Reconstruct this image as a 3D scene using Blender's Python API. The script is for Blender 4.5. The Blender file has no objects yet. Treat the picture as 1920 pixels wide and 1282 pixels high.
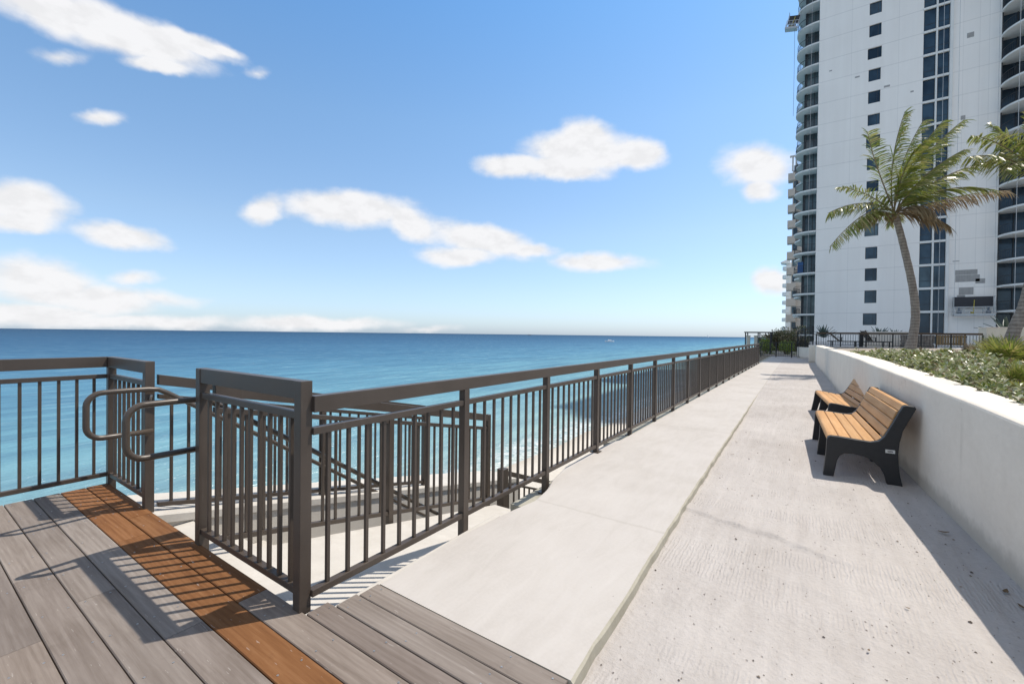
import bpy, bmesh, math, random
from mathutils import Vector, Matrix, noise
random.seed(7)
D = bpy.data
COL = bpy.context.scene.collection
R = math.radians
V = Vector

# ------------------------------------------------------------------ helpers
class MB:
    """collects shapes that become one mesh object"""
    def __init__(s): s.v = []; s.f = []; s.m = []
    def add(s, vs, fs, mi=0):
        n = len(s.v); s.v += [tuple(p) for p in vs]
        for f in fs: s.f.append(tuple(i + n for i in f)); s.m.append(mi)
        return s
    def box(s, x0, y0, z0, x1, y1, z1, mi=0):
        return s.add([(x0,y0,z0),(x1,y0,z0),(x1,y1,z0),(x0,y1,z0),(x0,y0,z1),(x1,y0,z1),(x1,y1,z1),(x0,y1,z1)],
                     [(0,3,2,1),(4,5,6,7),(0,1,5,4),(1,2,6,5),(2,3,7,6),(3,0,4,7)], mi)
    def bar(s, p, q, w, h, mi=0, up=(0,0,1), w2=None, h2=None):
        p, q = V(p), V(q); d = (q - p).normalized(); up = V(up)
        if abs(d.dot(up)) > .999: up = V((0,1,0))
        l = d.cross(up).normalized(); u = l.cross(d).normalized()
        w2 = w if w2 is None else w2; h2 = h if h2 is None else h2
        vs = [p + l*a*w/2 + u*b*h/2 for a, b in ((-1,-1),(1,-1),(1,1),(-1,1))] + [q + l*a*w2/2 + u*b*h2/2 for a, b in ((-1,-1),(1,-1),(1,1),(-1,1))]
        return s.add(vs, [(0,1,2,3),(7,6,5,4),(0,4,5,1),(1,5,6,2),(2,6,7,3),(3,7,4,0)], mi)
    def tube(s, pts, r, seg=10, mi=0, cap=True):
        pts = [V(p) for p in pts]; n = len(pts); rr = r if isinstance(r, (list, tuple)) else [r]*n
        d0 = (pts[1]-pts[0]).normalized(); a = V((0,0,1)) if abs(d0.z) < .9 else V((1,0,0))
        l = d0.cross(a).normalized(); vs = []; fs = []
        for i in range(n):
            d = (pts[min(i+1,n-1)] - pts[max(i-1,0)]).normalized()
            l = (l - d*l.dot(d)).normalized(); u = d.cross(l)
            for k in range(seg):
                t = 2*math.pi*k/seg; vs.append(pts[i] + (l*math.cos(t) + u*math.sin(t))*rr[i])
        for i in range(n-1):
            for k in range(seg):
                k2 = (k+1) % seg; fs.append((i*seg+k, i*seg+k2, (i+1)*seg+k2, (i+1)*seg+k))
        if cap: fs.append(tuple(reversed(range(seg)))); fs.append(tuple((n-1)*seg + k for k in range(seg)))
        return s.add(vs, fs, mi)
    def prism(s, poly, o, ux, uy, depth, mi=0):
        """2-D outline swept along the vector depth"""
        o, ux, uy, dp = V(o), V(ux), V(uy), V(depth); n = len(poly)
        a = [o + ux*x + uy*y for x, y in poly]; b = [p + dp for p in a]
        return s.add(a + b, [tuple(reversed(range(n))), tuple(range(n, 2*n))] + [(i, (i+1) % n, n + (i+1) % n, n + i) for i in range(n)], mi)
    def loft(s, rings, mi=0, close=False):
        n = len(rings[0]); vs = [p for r_ in rings for p in r_]; fs = []
        for i in range(len(rings)-1):
            for k in range(n if close else n-1):
                k2 = (k+1) % n; fs.append((i*n+k, i*n+k2, (i+1)*n+k2, (i+1)*n+k))
        return s.add(vs, fs, mi)
    def mesh(s, name, mats, off=(0,0,0), bevel=0, smooth=False, seg=2):
        me = D.meshes.new(name); o = V(off)
        me.from_pydata([tuple(V(p) - o) for p in s.v], [], s.f)
        for m in (mats if isinstance(mats, (list, tuple)) else [mats]): me.materials.append(m)
        me.polygons.foreach_set('material_index', s.m)
        bm = bmesh.new(); bm.from_mesh(me)
        bmesh.ops.recalc_face_normals(bm, faces=bm.faces)
        if bevel:
            es = [e for e in bm.edges if len(e.link_faces) == 2 and e.calc_face_angle(0) > .5]
            bmesh.ops.bevel(bm, geom=es, offset=bevel, segments=seg, profile=.6, affect='EDGES', clamp_overlap=True)
        bm.to_mesh(me); bm.free()
        if smooth: me.polygons.foreach_set('use_smooth', [True]*len(me.polygons))
        return me
    def build(s, name, mats, parent=None, bevel=0, smooth=False, seg=2, world=True):
        off = parent_loc(parent) if (parent and world) else (0,0,0)
        return link(name, s.mesh(name, mats, off, bevel, smooth, seg), parent)

def parent_loc(p):
    l = V(p.location)
    while p.parent: p = p.parent; l += V(p.location)
    return l
def link(name, me, parent=None, loc=(0,0,0)):
    o = D.objects.new(name, me); COL.objects.link(o); o.location = loc
    if parent: o.parent = parent
    return o
def tag(o, label=None, cat=None, group=None, kind=None):
    if label: o['label'] = label
    if cat: o['category'] = cat
    if group: o['group'] = group
    if kind: o['kind'] = kind
    return o
def thing(name, label, cat, loc=(0,0,0), group=None, rz=0):
    o = D.objects.new(name, None); COL.objects.link(o); o.location = loc; o.rotation_euler = (0,0,rz)
    o.empty_display_size = .2
    return tag(o, label, cat, group)
def copy_tree(o, parent=None):
    c = o.copy(); COL.objects.link(c)
    if parent: c.parent = parent
    for ch in o.children: copy_tree(ch, c)
    return c
def raw_mesh(name, verts, faces, mat, smooth=False):
    me = D.meshes.new(name); me.from_pydata(verts, [], faces); me.materials.append(mat)
    if smooth: me.polygons.foreach_set('use_smooth', [True]*len(me.polygons))
    return me
def lerp(a, b, t): return a + (b-a)*t
def pw(x, pts):
    if x <= pts[0][0]: return pts[0][1]
    for (a, fa), (b, fb) in zip(pts, pts[1:]):
        if x <= b: return lerp(fa, fb, (x-a)/(b-a))
    return pts[-1][1]
def bez(p0, p1, p2, t): return p0*(1-t)**2 + p1*2*t*(1-t) + p2*t*t

# ------------------------------------------------------------------ materials
class NT:
    def __init__(s, name):
        s.mat = D.materials.new(name); s.mat.use_nodes = True
        s.t = s.mat.node_tree; s.n = s.t.nodes; s.n.clear()
        s.out = s.n.new('ShaderNodeOutputMaterial'); s.b = s.n.new('ShaderNodeBsdfPrincipled')
        s.t.links.new(s.b.outputs[0], s.out.inputs[0]); s._c = None
    def co(s):
        if not s._c: s._c = s.n.new('ShaderNodeTexCoord').outputs['Object']
        return s._c
    def wpos(s): return s.n.new('ShaderNodeNewGeometry').outputs['Position']
    def set(s, inp, v):
        i = s.b.inputs[inp]
        if hasattr(v, 'is_linked'): s.t.links.new(v, i)
        else: i.default_value = v if not isinstance(v, tuple) or len(v) == 4 else (*v, 1)
        return s
    def plug(s, node, idx, v):
        if hasattr(v, 'is_linked'): s.t.links.new(v, node.inputs[idx])
        else:
            try: node.inputs[idx].default_value = v
            except Exception: node.inputs[idx].default_value = (*v, 1)
    def mapping(s, vec, scale=(1,1,1), loc=(0,0,0), rot=(0,0,0)):
        m = s.n.new('ShaderNodeMapping'); s.plug(m, 0, vec); s.plug(m, 1, loc); s.plug(m, 2, rot); s.plug(m, 3, scale); return m.outputs[0]
    def noise(s, vec, scale=5, detail=4, rough=.55, dist=0, color=False):
        m = s.n.new('ShaderNodeTexNoise'); s.plug(m, 'Vector', vec); s.plug(m, 'Scale', scale); s.plug(m, 'Detail', detail); s.plug(m, 'Roughness', rough); s.plug(m, 'Distortion', dist)
        return m.outputs['Color' if color else 'Fac']
    def voro(s, vec, scale=5, feat='F1', out='Distance', rnd=1):
        m = s.n.new('ShaderNodeTexVoronoi'); m.feature = feat; s.plug(m, 'Vector', vec); s.plug(m, 'Scale', scale); s.plug(m, 'Randomness', rnd); return m.outputs[out]
    def wave(s, vec, scale=5, dist=2, detail=2, axis='X', ds=1.0):
        m = s.n.new('ShaderNodeTexWave'); m.bands_direction = axis; s.plug(m, 'Vector', vec); s.plug(m, 'Scale', scale); s.plug(m, 'Distortion', dist); s.plug(m, 'Detail', detail); s.plug(m, 'Detail Scale', ds); return m.outputs['Fac']
    def ramp(s, fac, stops, interp='LINEAR'):
        m = s.n.new('ShaderNodeValToRGB'); cr = m.color_ramp; cr.interpolation = interp; s.plug(m, 0, fac)
        while len(cr.elements) < len(stops): cr.elements.new(.5)
        for e, (p, c) in zip(cr.elements, stops):
            e.position = p; e.color = (*c, 1) if isinstance(c, tuple) else (c, c, c, 1)
        return m.outputs[0]
    def mix(s, fac, a, b, mode='MIX'):
        m = s.n.new('ShaderNodeMix'); m.data_type = 'RGBA'; m.blend_type = mode; s.plug(m, 0, fac); s.plug(m, 6, a); s.plug(m, 7, b); return m.outputs[2]
    def math(s, op, a, b=0.0, c=0.0, clamp=False):
        m = s.n.new('ShaderNodeMath'); m.operation = op; m.use_clamp = clamp; s.plug(m, 0, a); s.plug(m, 1, b); s.plug(m, 2, c); return m.outputs[0]
    def maprange(s, v, a, b, c=0., d=1., smooth=False):
        m = s.n.new('ShaderNodeMapRange'); s.plug(m, 0, v); s.plug(m, 1, a); s.plug(m, 2, b); s.plug(m, 3, c); s.plug(m, 4, d)
        if smooth: m.interpolation_type = 'SMOOTHSTEP'
        return m.outputs[0]
    def sep(s, vec):
        m = s.n.new('ShaderNodeSeparateXYZ'); s.plug(m, 0, vec); return m.outputs
    def attr(s, name): m = s.n.new('ShaderNodeAttribute'); m.attribute_name = name; return m.outputs['Fac']
    def vadd(s, a, b): m = s.n.new('ShaderNodeVectorMath'); m.operation = 'ADD'; s.plug(m, 0, a); s.plug(m, 1, b); return m.outputs[0]
    def comb(s, x, y, z): m = s.n.new('ShaderNodeCombineXYZ'); s.plug(m, 0, x); s.plug(m, 1, y); s.plug(m, 2, z); return m.outputs[0]
    def rnd(s): return s.n.new('ShaderNodeNewGeometry').outputs['Random Per Island']
    def bump(s, h, strength=.3, dist=.01, normal=None):
        m = s.n.new('ShaderNodeBump'); s.plug(m, 'Height', h); s.plug(m, 'Strength', strength); s.plug(m, 'Distance', dist)
        if normal: s.plug(m, 'Normal', normal)
        s.t.links.new(m.outputs[0], s.b.inputs['Normal']); return m.outputs[0]

def simple(name, col, rough=.6, spec=.4, var=.12, scale=6, bump=0, metal=0, bd=.004):
    n = NT(name); c = n.co(); k = n.noise(c, scale, 5, .6)
    lo = tuple(x*(1-var) for x in col); hi = tuple(min(1, x*(1+var)) for x in col)
    n.set('Base Color', n.ramp(k, [(.3, lo), (.7, hi)])).set('Roughness', n.maprange(k, .3, .7, rough-.06, rough+.06)).set('Specular IOR Level', spec).set('Metallic', metal)
    if bump: n.bump(n.noise(c, scale*8, 4, .6), bump, bd)
    return n.mat
def leafmat(name, cols, rough=.45, spec=.4, trans=.25):
    n = NT(name); r = n.rnd()
    st = [((i+.5)/len(cols), c) for i, c in enumerate(cols)]
    col = n.ramp(r, st); n.set('Base Color', col).set('Roughness', rough).set('Specular IOR Level', spec)
    if trans:
        tr = n.n.new('ShaderNodeBsdfTranslucent'); n.plug(tr, 0, col); mx = n.n.new('ShaderNodeMixShader'); mx.inputs[0].default_value = trans
        n.t.links.new(n.b.outputs[0], mx.inputs[1]); n.t.links.new(tr.outputs[0], mx.inputs[2]); n.t.links.new(mx.outputs[0], n.out.inputs[0])
    return n.mat

M = {}
def make_materials():
    # weathered / orange deck boards
    def boards(name, stops, tint):
        n = NT(name); c = n.wpos(); b = n.attr('board')
        v = n.vadd(c, n.comb(n.math('MULTIPLY', b, 17.3), n.math('MULTIPLY', b, 5.1), n.math('MULTIPLY', b, 9.7)))
        g = n.noise(n.mapping(v, (1.6, 42, 20)), 1.0, 6, .66, .8)
        g2 = n.noise(n.mapping(v, (1.1, 9, 9)), 1.0, 4, .6, 1.2)
        g3 = n.noise(n.mapping(v, (18, 200, 60)), 1.0, 3, .6)
        fig = n.wave(n.mapping(v, (.55, 5.5, 5.5)), 2.2, 5.5, 3, 'Y', 1.1)
        g2 = n.math('ADD', n.math('MULTIPLY', g2, .9), n.math('MULTIPLY', fig, .10))
        k = n.math('ADD', n.math('MULTIPLY', g, .42), n.math('ADD', n.math('MULTIPLY', g2, .48), n.math('MULTIPLY', g3, .10)))
        col = n.ramp(k, stops)
        col = n.mix(1.0, col, n.ramp(b, tint), 'MULTIPLY')
        stain = n.noise(v, 5.5, 5, .7)
        col = n.mix(n.maprange(stain, .60, .74, 0, .35), col, (*stops[0][1], 1))
        fleck = n.math('GREATER_THAN', n.noise(n.mapping(v, (14, 90, 40)), 1.0, 2, .5), .72)
        col = n.mix(n.math('MULTIPLY', fleck, .28), col, (.5, .47, .44, 1))
        n.set('Base Color', col).set('Roughness', n.maprange(k, .3, .7, .8, .65)).set('Specular IOR Level', .12)
        n.bump(k, .25, .003); return n.mat
    M['board'] = boards('weathered_board', [(.28, (.125,.103,.088)), (.5, (.205,.178,.159)), (.72, (.29,.26,.236))], [(0, (.74,.71,.70)), (.3, (1.08,1.07,1.05)), (.55, (.86,.82,.80)), (.8, (1.02,.97,.92)), (1, (1.16,1.16,1.15))])
    M['oboard'] = boards('orange_board', [(.28, (.085,.037,.016)), (.5, (.185,.086,.036)), (.72, (.285,.152,.074))], [(0, (.95,.95,.95)), (.5, (1.0,.92,.85)), (1, (1.05,1.02,1.0))])
    M['screw'] = simple('screw_head', (.5,.49,.47), .35, .5, .1, 40, metal=.8)
    M['gap'] = simple('joist_dark', (.03,.026,.024), .9, .1)
    # smooth walkway slab
    n = NT('smooth_concrete'); c = n.wpos()
    a = n.noise(c, 1.1, 6, .6); b = n.noise(n.mapping(c, (5, 1.3, 3)), 2, 6, .65, .8); d = n.noise(c, 60, 4, .6)
    k = n.math('ADD', n.math('MULTIPLY', a, .5), n.math('ADD', n.math('MULTIPLY', b, .35), n.math('MULTIPLY', d, .15)))
    col = n.ramp(k, [(.3, (.395,.366,.336)), (.5, (.465,.437,.408)), (.72, (.52,.495,.468))])
    spot = n.math('LESS_THAN', n.voro(c, 26), .028)
    keep = n.math('GREATER_THAN', n.noise(c, 7, 1), .6)
    col = n.mix(n.math('MULTIPLY', n.math('MULTIPLY', spot, keep), .5), col, (.25,.22,.19,1))
    y = n.sep(c)[1]
    for yy in (2.98, 6.6, 10.1, 13.7, 17.3, 20.9):
        wob = n.math('ADD', n.math('SUBTRACT', y, yy), n.math('MULTIPLY', n.math('SUBTRACT', n.noise(c, 9, 3), .5), .05))
        ln = n.maprange(n.math('ABSOLUTE', wob), .004, .022, .3, 0)
        col = n.mix(ln, col, (.33,.30,.265,1))
    n.set('Base Color', col).set('Roughness', .85).set('Specular IOR Level', .2)
    n.bump(n.math('ADD', n.math('MULTIPLY', b, .6), n.math('MULTIPLY', d, .4)), .22, .006); M['slab'] = n.mat
    # rough raked path
    n = NT('rough_concrete'); c = n.wpos()
    a = n.noise(c, .9, 6, .62); b = n.noise(n.mapping(c, (9, .9, 3)), 1.6, 5, .6, .6); d = n.noise(c, 42, 5, .68)
    comb_ = n.wave(n.mapping(c, (1, .35, 1)), 15, 5.5, 4, 'X', 2.2)
    band = n.maprange(n.noise(n.mapping(c, (.5, 1.6, 1)), 1.5, 3, .5), .47, .62, 0, 1, True)
    col = n.ramp(n.math('ADD', n.math('MULTIPLY', a, .45), n.math('ADD', n.math('MULTIPLY', b, .3), n.math('MULTIPLY', d, .25))),
                 [(.3, (.345,.315,.292)), (.5, (.435,.406,.384)), (.7, (.52,.49,.466))])
    pv = n.mapping(c, (1, .55, 1)); pits = n.voro(pv, 38); pr = n.voro(pv, 38, out='Color')
    big = n.math('GREATER_THAN', n.sep(pr)[0], .72)
    pit = n.math('MULTIPLY', n.maprange(pits, .08, .2, 1, 0), n.math('MULTIPLY', big, n.maprange(n.noise(c, 2.2, 3), .40, .6, 0, 1)))
    col = n.mix(n.math('MULTIPLY', pit, .72), col, (.12,.095,.08,1))
    n.set('Base Color', col).set('Roughness', .92).set('Specular IOR Level', .12)
    h = n.math('ADD', n.math('MULTIPLY', d, .7), n.math('MULTIPLY', n.math('MULTIPLY', comb_, band), .28))
    h = n.math('SUBTRACT', n.math('ADD', h, n.math('MULTIPLY', b, .5)), n.math('MULTIPLY', pit, .9))
    h = n.math('ADD', h, n.math('MULTIPLY', n.noise(c, 14, 5, .7), .9))
    n.bump(h, .65, .016); M['path'] = n.mat
    # slab edge / raw cast concrete
    def conc(name, c0, c1, rough=.9, sc=4, bmp=.3):
        n = NT(name); c = n.wpos(); a = n.noise(c, sc, 7, .65); b = n.noise(n.mapping(c, (6, 6, .8)), 1.4, 5, .6); d = n.noise(c, 70, 4, .65)
        k = n.math('ADD', n.math('MULTIPLY', a, .45), n.math('ADD', n.math('MULTIPLY', b, .35), n.math('MULTIPLY', d, .2)))
        n.set('Base Color', n.ramp(k, [(.32, c0), (.68, c1)])).set('Roughness', rough).set('Specular IOR Level', .15); n.bump(k, bmp, .012); return n.mat
    M['raw'] = conc('raw_concrete_edge', (.30,.28,.22), (.46,.44,.375))
    M['white_conc'] = conc('pale_cast_concrete', (.46,.435,.395), (.57,.545,.505))
    n = NT('white_stucco'); c = n.wpos(); a = n.noise(c, 2, 7, .65); tr = n.noise(n.mapping(c, (5, 5, 8)), 3, 6, .7, .5); z = n.sep(c)[2]
    col = n.ramp(n.math('ADD', n.math('MULTIPLY', a, .6), n.math('MULTIPLY', tr, .4)), [(.32, (.66,.60,.515)), (.68, (.76,.70,.61))])
    drip = n.math('MULTIPLY', n.maprange(n.noise(n.mapping(c, (7, 7, .35)), 1, 5, .7), .57, .75, 0, .32), n.maprange(n.noise(c, .8, 3), .4, .62, 0, 1))
    base = n.math('MULTIPLY', n.maprange(n.math('SUBTRACT', z, n.math('MULTIPLY', n.noise(c, 5, 4, .65), .22)), -.09, .0, .55, 0), 1.0)
    crack = n.math('MULTIPLY', n.maprange(n.voro(n.vadd(c, n.noise(c, 3, 4, .6, 0, True)), .55, 'DISTANCE_TO_EDGE'), .0, .004, .35, 0), n.math('GREATER_THAN', n.noise(c, .7, 2), .52))
    col = n.mix(n.math('MAXIMUM', n.math('MAXIMUM', drip, base), crack), col, (.36,.31,.25,1))
    n.set('Base Color', col).set('Roughness', .92).set('Specular IOR Level', .15)
    n.bump(n.math('ADD', n.math('MULTIPLY', tr, .5), n.math('MULTIPLY', n.noise(c, 90, 4, .7), .5)), .55, .010); M['stucco'] = n.mat
    M['cream'] = conc('cream_wall', (.55,.515,.42), (.64,.60,.50))
    # bronze painted metal
    n = NT('bronze_paint'); c = n.wpos(); a = n.noise(c, 3, 5, .6); d = n.noise(c, 240, 2, .5); e = n.noise(n.mapping(c, (40, 40, 3)), 1, 4, .7)
    col = n.ramp(a, [(.3, (.060,.046,.036)), (.7, (.082,.063,.049))])
    col = n.mix(n.maprange(e, .60, .78, 0, .30), col, (.15,.13,.11,1))
    n.set('Base Color', col).set('Roughness', n.maprange(a, .3, .7, .36, .5)).set('Specular IOR Level', .5); n.bump(d, .12, .0006); M['bronze'] = n.mat
    M['tube'] = simple('bronze_tube', (.075,.058,.044), .36, .5, .1, 8)
    M['black'] = simple('black_metal', (.018,.018,.019), .5, .4, .2, 5)
    M['bracket'] = simple('steel_bracket', (.30,.28,.25), .35, .5, .1, 30, metal=.7)
    # bench
    M['cast'] = simple('charcoal_recycled_plastic', (.017,.017,.018), .55, .45, .25, 20, .25, bd=.002)
    n = NT('tan_slat'); c = n.co(); g = n.noise(n.mapping(c, (30, 1.3, 30)), 1.4, 5, .65, .4); b = n.noise(c, 1.6, 4); r = n.n.new('ShaderNodeObjectInfo').outputs['Random']
    col = n.ramp(n.math('ADD', n.math('MULTIPLY', g, .6), n.math('MULTIPLY', b, .4)), [(.32, (.40,.205,.075)), (.5, (.50,.28,.115)), (.68, (.58,.35,.165))])
    col = n.mix(1, col, n.ramp(r, [(0, (.88,.9,.92)), (1, (1.06,1.03,1.0))]), 'MULTIPLY')
    n.set('Base Color', col).set('Roughness', .6).set('Specular IOR Level', .3); n.bump(g, .2, .002); M['slat'] = n.mat
    M['plate'] = simple('metal_plate', (.62,.62,.60), .4, .5, .1, 40, metal=.5)
    M['plate_ink'] = simple('plate_print', (.14,.14,.14), .6)
    # sea
    n = NT('sea_water'); c = n.wpos(); x, yv, _ = n.sep(c)[0], n.sep(c)[1], 0
    shore = n.math('ADD', n.math('MULTIPLY', n.math('MAXIMUM', n.math('SUBTRACT', yv, 40), 0), .012), n.math('ADD', x, 9.6))
    off = n.math('MULTIPLY', shore, -1)
    patch = n.noise(n.mapping(c, (.035, .010, 1), rot=(0,0,-.25)), 1.0, 5, .6)
    lo = n.math('LOGARITHM', n.math('MAXIMUM', n.math('ADD', off, 1.0), 1.0), 10.0)
    lo = n.math('ADD', lo, n.math('MULTIPLY', n.math('SUBTRACT', patch, .5), .42))
    col = n.ramp(n.math('DIVIDE', lo, 4.0), SEA_STOPS)
    streak = n.noise(n.mapping(c, (.34, .05, 1), rot=(0,0,-.45)), 1.0, 6, .62)
    col = n.mix(n.maprange(streak, .40, .62, .0, .38), col, (.022,.075,.165,1))
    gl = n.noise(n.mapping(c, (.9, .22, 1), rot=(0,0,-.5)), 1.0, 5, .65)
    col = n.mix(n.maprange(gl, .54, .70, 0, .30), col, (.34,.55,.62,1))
    # foam near the beach
    fn = n.noise(n.mapping(c, (.55, .16, 1)), 1.0, 3, .5)
    fd = n.math('SUBTRACT', off, n.math('MULTIPLY', n.math('SUBTRACT', fn, .5), 5.0))
    lace = n.voro(n.vadd(c, n.noise(c, 1.1, 3, .6, 0, True)), 1.7, 'DISTANCE_TO_EDGE')
    f1 = n.math('MULTIPLY', n.maprange(fd, .2, 3.0, .8, 0, True), n.maprange(lace, .0, .12, 1, 0))
    f2 = n.math('MULTIPLY', n.maprange(n.math('ABSOLUTE', n.math('SUBTRACT', fd, 1.1)), .0, .55, 1, 0), n.maprange(n.noise(c, 2.4, 4, .7), .42, .62, 0, 1))
    foam = n.math('MAXIMUM', f1, f2, clamp=True)
    col = n.mix(foam, col, (.72,.74,.73,1))
    n.set('Base Color', col).set('Roughness', n.mix(foam, (.22,.22,.22,1), (.8,.8,.8,1))).set('Specular IOR Level', SEA_SPEC).set('IOR', 1.33)
    w1 = n.noise(n.mapping(c, (.55, .16, 1), rot=(0,0,-.45)), 1, 5, .62); w2 = n.noise(n.mapping(c, (2.6, .8, 1), rot=(0,0,-.55)), 1, 5, .65)
    nb = n.bump(n.math('ADD', n.math('MULTIPLY', w1, .6), n.math('MULTIPLY', w2, .25)), .9, .8)
    # open water seen at a low angle: wave slopes keep the mirror share small
    df = n.n.new('ShaderNodeBsdfDiffuse'); gs = n.n.new('ShaderNodeBsdfGlossy'); ms = n.n.new('ShaderNodeMixShader')
    n.plug(df, 0, col); n.plug(df, 'Normal', nb); n.plug(gs, 'Normal', nb); gs.inputs['Roughness'].default_value = .25
    ms.inputs[0].default_value = SEA_SPEC; n.t.links.new(df.outputs[0], ms.inputs[1]); n.t.links.new(gs.outputs[0], ms.inputs[2]); n.t.links.new(ms.outputs[0], n.out.inputs[0])
    M['sea'] = n.mat
    n = NT('beach_sand'); c = n.wpos(); a = n.noise(c, .6, 6, .62); d = n.noise(c, 9, 5, .7)
    wet = n.maprange(n.sep(c)[0], -10.6, -8.6, 1, 0, True)
    col = n.ramp(n.math('ADD', n.math('MULTIPLY', a, .5), n.math('MULTIPLY', d, .5)), [(.3, (.52,.475,.41)), (.7, (.66,.615,.545))])
    n.set('Base Color', n.mix(wet, col, (.42,.38,.32,1))).set('Roughness', .95).set('Specular IOR Level', .1); n.bump(d, .6, .06); M['sand'] = n.mat
    n = NT('soil'); c = n.wpos(); d = n.noise(c, 6, 6, .7)
    n.set('Base Color', n.ramp(d, [(.3, (.22,.18,.14)), (.7, (.36,.31,.25))])).set('Roughness', 1); n.bump(d, .6, .04); M['soil'] = n.mat
    M['pave'] = conc('terrace_paving', (.46,.435,.40), (.57,.545,.51))
    # vegetation
    M['silver'] = leafmat('silver_leaf', [(.09,.125,.025), (.19,.225,.06), (.26,.29,.11), (.36,.39,.24), (.13,.165,.035), (.25,.265,.075), (.46,.48,.36), (.16,.12,.06)], .30, .6, .25)
    M['stem'] = simple('grey_stem', (.16,.13,.10), .9, .1, .3, 20)
    M['frond'] = leafmat('palm_leaflet', [(.095,.13,.018), (.18,.22,.03), (.25,.28,.045), (.30,.27,.10), (.12,.165,.022), (.34,.32,.15), (.22,.25,.04)], .34, .6, .38)
    M['dead'] = leafmat('dry_frond', [(.22,.15,.08), (.32,.24,.14), (.26,.20,.12), (.17,.115,.06)], .7, .2, .15)
    n = NT('palm_bark'); c = n.co(); z = n.sep(c)[2]; nz = n.noise(c, 9, 4, .6)
    ring = n.math('FRACT', n.math('ADD', n.math('MULTIPLY', z, 9.0), n.math('MULTIPLY', nz, .8)))
    k = n.math('ADD', n.math('MULTIPLY', n.noise(n.mapping(c, (14, 14, 3)), 1, 5, .65), .7), n.math('MULTIPLY', ring, .3))
    n.set('Base Color', n.ramp(k, [(.3, (.13,.105,.085)), (.55, (.25,.215,.18)), (.8, (.36,.32,.275))])).set('Roughness', .9)
    n.bump(n.math('ADD', ring, n.noise(c, 30, 4)), .6, .02); M['bark'] = n.mat
    M['palmetto'] = leafmat('palmetto_blade', [(.12,.16,.025), (.21,.25,.04), (.32,.32,.07), (.10,.13,.03), (.40,.34,.12)], .4, .5, .35)
    M['agave'] = leafmat('agave_leaf', [(.07,.10,.085), (.10,.14,.12), (.055,.08,.06)], .5, .4, 0)
    M['bush'] = leafmat('bush_leaf', [(.09,.11,.04), (.19,.17,.08), (.28,.21,.13), (.13,.145,.055), (.33,.25,.17)], .5, .4, .2)
    M['lime'] = leafmat('lime_leaf', [(.17,.24,.03), (.27,.34,.05), (.11,.17,.03), (.36,.40,.08)], .45, .4, .3)
    # buildings
    n = NT('tower_stucco'); c = n.co(); x_, y_, z_ = n.sep(c)
    a = n.noise(c, .18, 6, .6); st = n.noise(n.mapping(c, (1.3, 1.3, .05)), 1, 5, .6)
    k = n.math('ADD', n.math('MULTIPLY', a, .5), n.math('MULTIPLY', st, .5))
    col = n.ramp(k, [(.3, (.78,.745,.70)), (.7, (.87,.84,.795))])
    fz = n.math('ABSOLUTE', n.math('SUBTRACT', n.math('FRACT', n.math('DIVIDE', n.math('SUBTRACT', z_, 4.72-2.915*.5), 2.915)), .5))
    seam = n.maprange(fz, .008, .022, .30, 0)
    col = n.mix(seam, col, (.40,.385,.37,1))
    for xx in (4.6, 9.4, 15.3, 16.7, 17.5):
        col = n.mix(n.maprange(n.math('ABSOLUTE', n.math('SUBTRACT', x_, xx)), .012, .05, .18, 0), col, (.38,.37,.36,1))
    n.set('Base Color', col).set('Roughness', .85).set('Specular IOR Level', .2); n.bump(n.math('SUBTRACT', n.noise(c, 3, 5), seam), .3, .03); M['tower'] = n.mat
    M['tslab'] = simple('balcony_slab_white', (.70,.70,.675), .8, .2, .06, 1)
    M['beige'] = conc('beige_tower', (.36,.34,.315), (.46,.435,.405), .9, .3)
    M['patch'] = conc('grey_repair_mortar', (.27,.265,.255), (.40,.39,.375), .95, 3)
    n = NT('window_glass'); c = n.wpos(); a = n.noise(n.mapping(c, (.5, .5, .35)), 1, 3, .5)
    oi = n.n.new('ShaderNodeObjectInfo').outputs['Random']
    gcol = n.ramp(a, [(.35, (.016,.028,.042)), (.65, (.048,.085,.12))]); gcol = n.mix(1, gcol, n.ramp(oi, [(0, (.6,.65,.7)), (.5, (1,1,1)), (.72, (1.5,1.35,1.2)), (.86, (3.0,2.3,1.7)), (1, (1.1,1.1,1.1))]), 'MULTIPLY')
    n.set('Base Color', gcol).set('Roughness', .08).set('Specular IOR Level', .5).set('IOR', 1.45); M['glass'] = n.mat
    M['tint'] = simple('window_frame_dark', (.025,.028,.032), .45, .4)
    M['blind'] = simple('pale_blind', (.22,.24,.26), .7, .2, .15, 3)
    M['ropem'] = simple('pale_rope', (.5,.5,.5), .8)
    M['ropedark'] = simple('dark_rope', (.10,.11,.13), .8)
    M['alu'] = simple('scaffold_aluminium', (.42,.43,.43), .4, .5, .15, 6, metal=.6)
    M['net'] = simple('dark_guard_mesh', (.045,.045,.05), .8)
    M['yellow'] = simple('yellow_bucket', (.45,.36,.06), .5)
    M['wood_dark'] = simple('dark_brown_timber', (.085,.06,.042), .7, .2, .25, 8)
    M['wood_mid'] = simple('tan_timber', (.20,.15,.085), .75, .2, .2, 5)
    M['stone'] = simple('stacked_stone', (.20,.18,.16), .9, .1, .45, 5, .6, bd=.03)
    M['boat'] = simple('boat_white', (.75,.76,.77), .4)
    M['boatg'] = simple('boat_grey', (.15,.17,.2), .5)
    M['pebble'] = leafmat('pebble_grit', [(.10,.08,.06), (.22,.17,.12), (.34,.29,.24), (.06,.045,.035), (.15,.12,.08)], .8, .2, 0)
    M['dryleaf'] = leafmat('dry_leaf', [(.16,.09,.05), (.10,.07,.04), (.24,.15,.08)], .7, .2, 0)
    M['blue'] = simple('blue_cover', (.03,.09,.22), .6)

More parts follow.
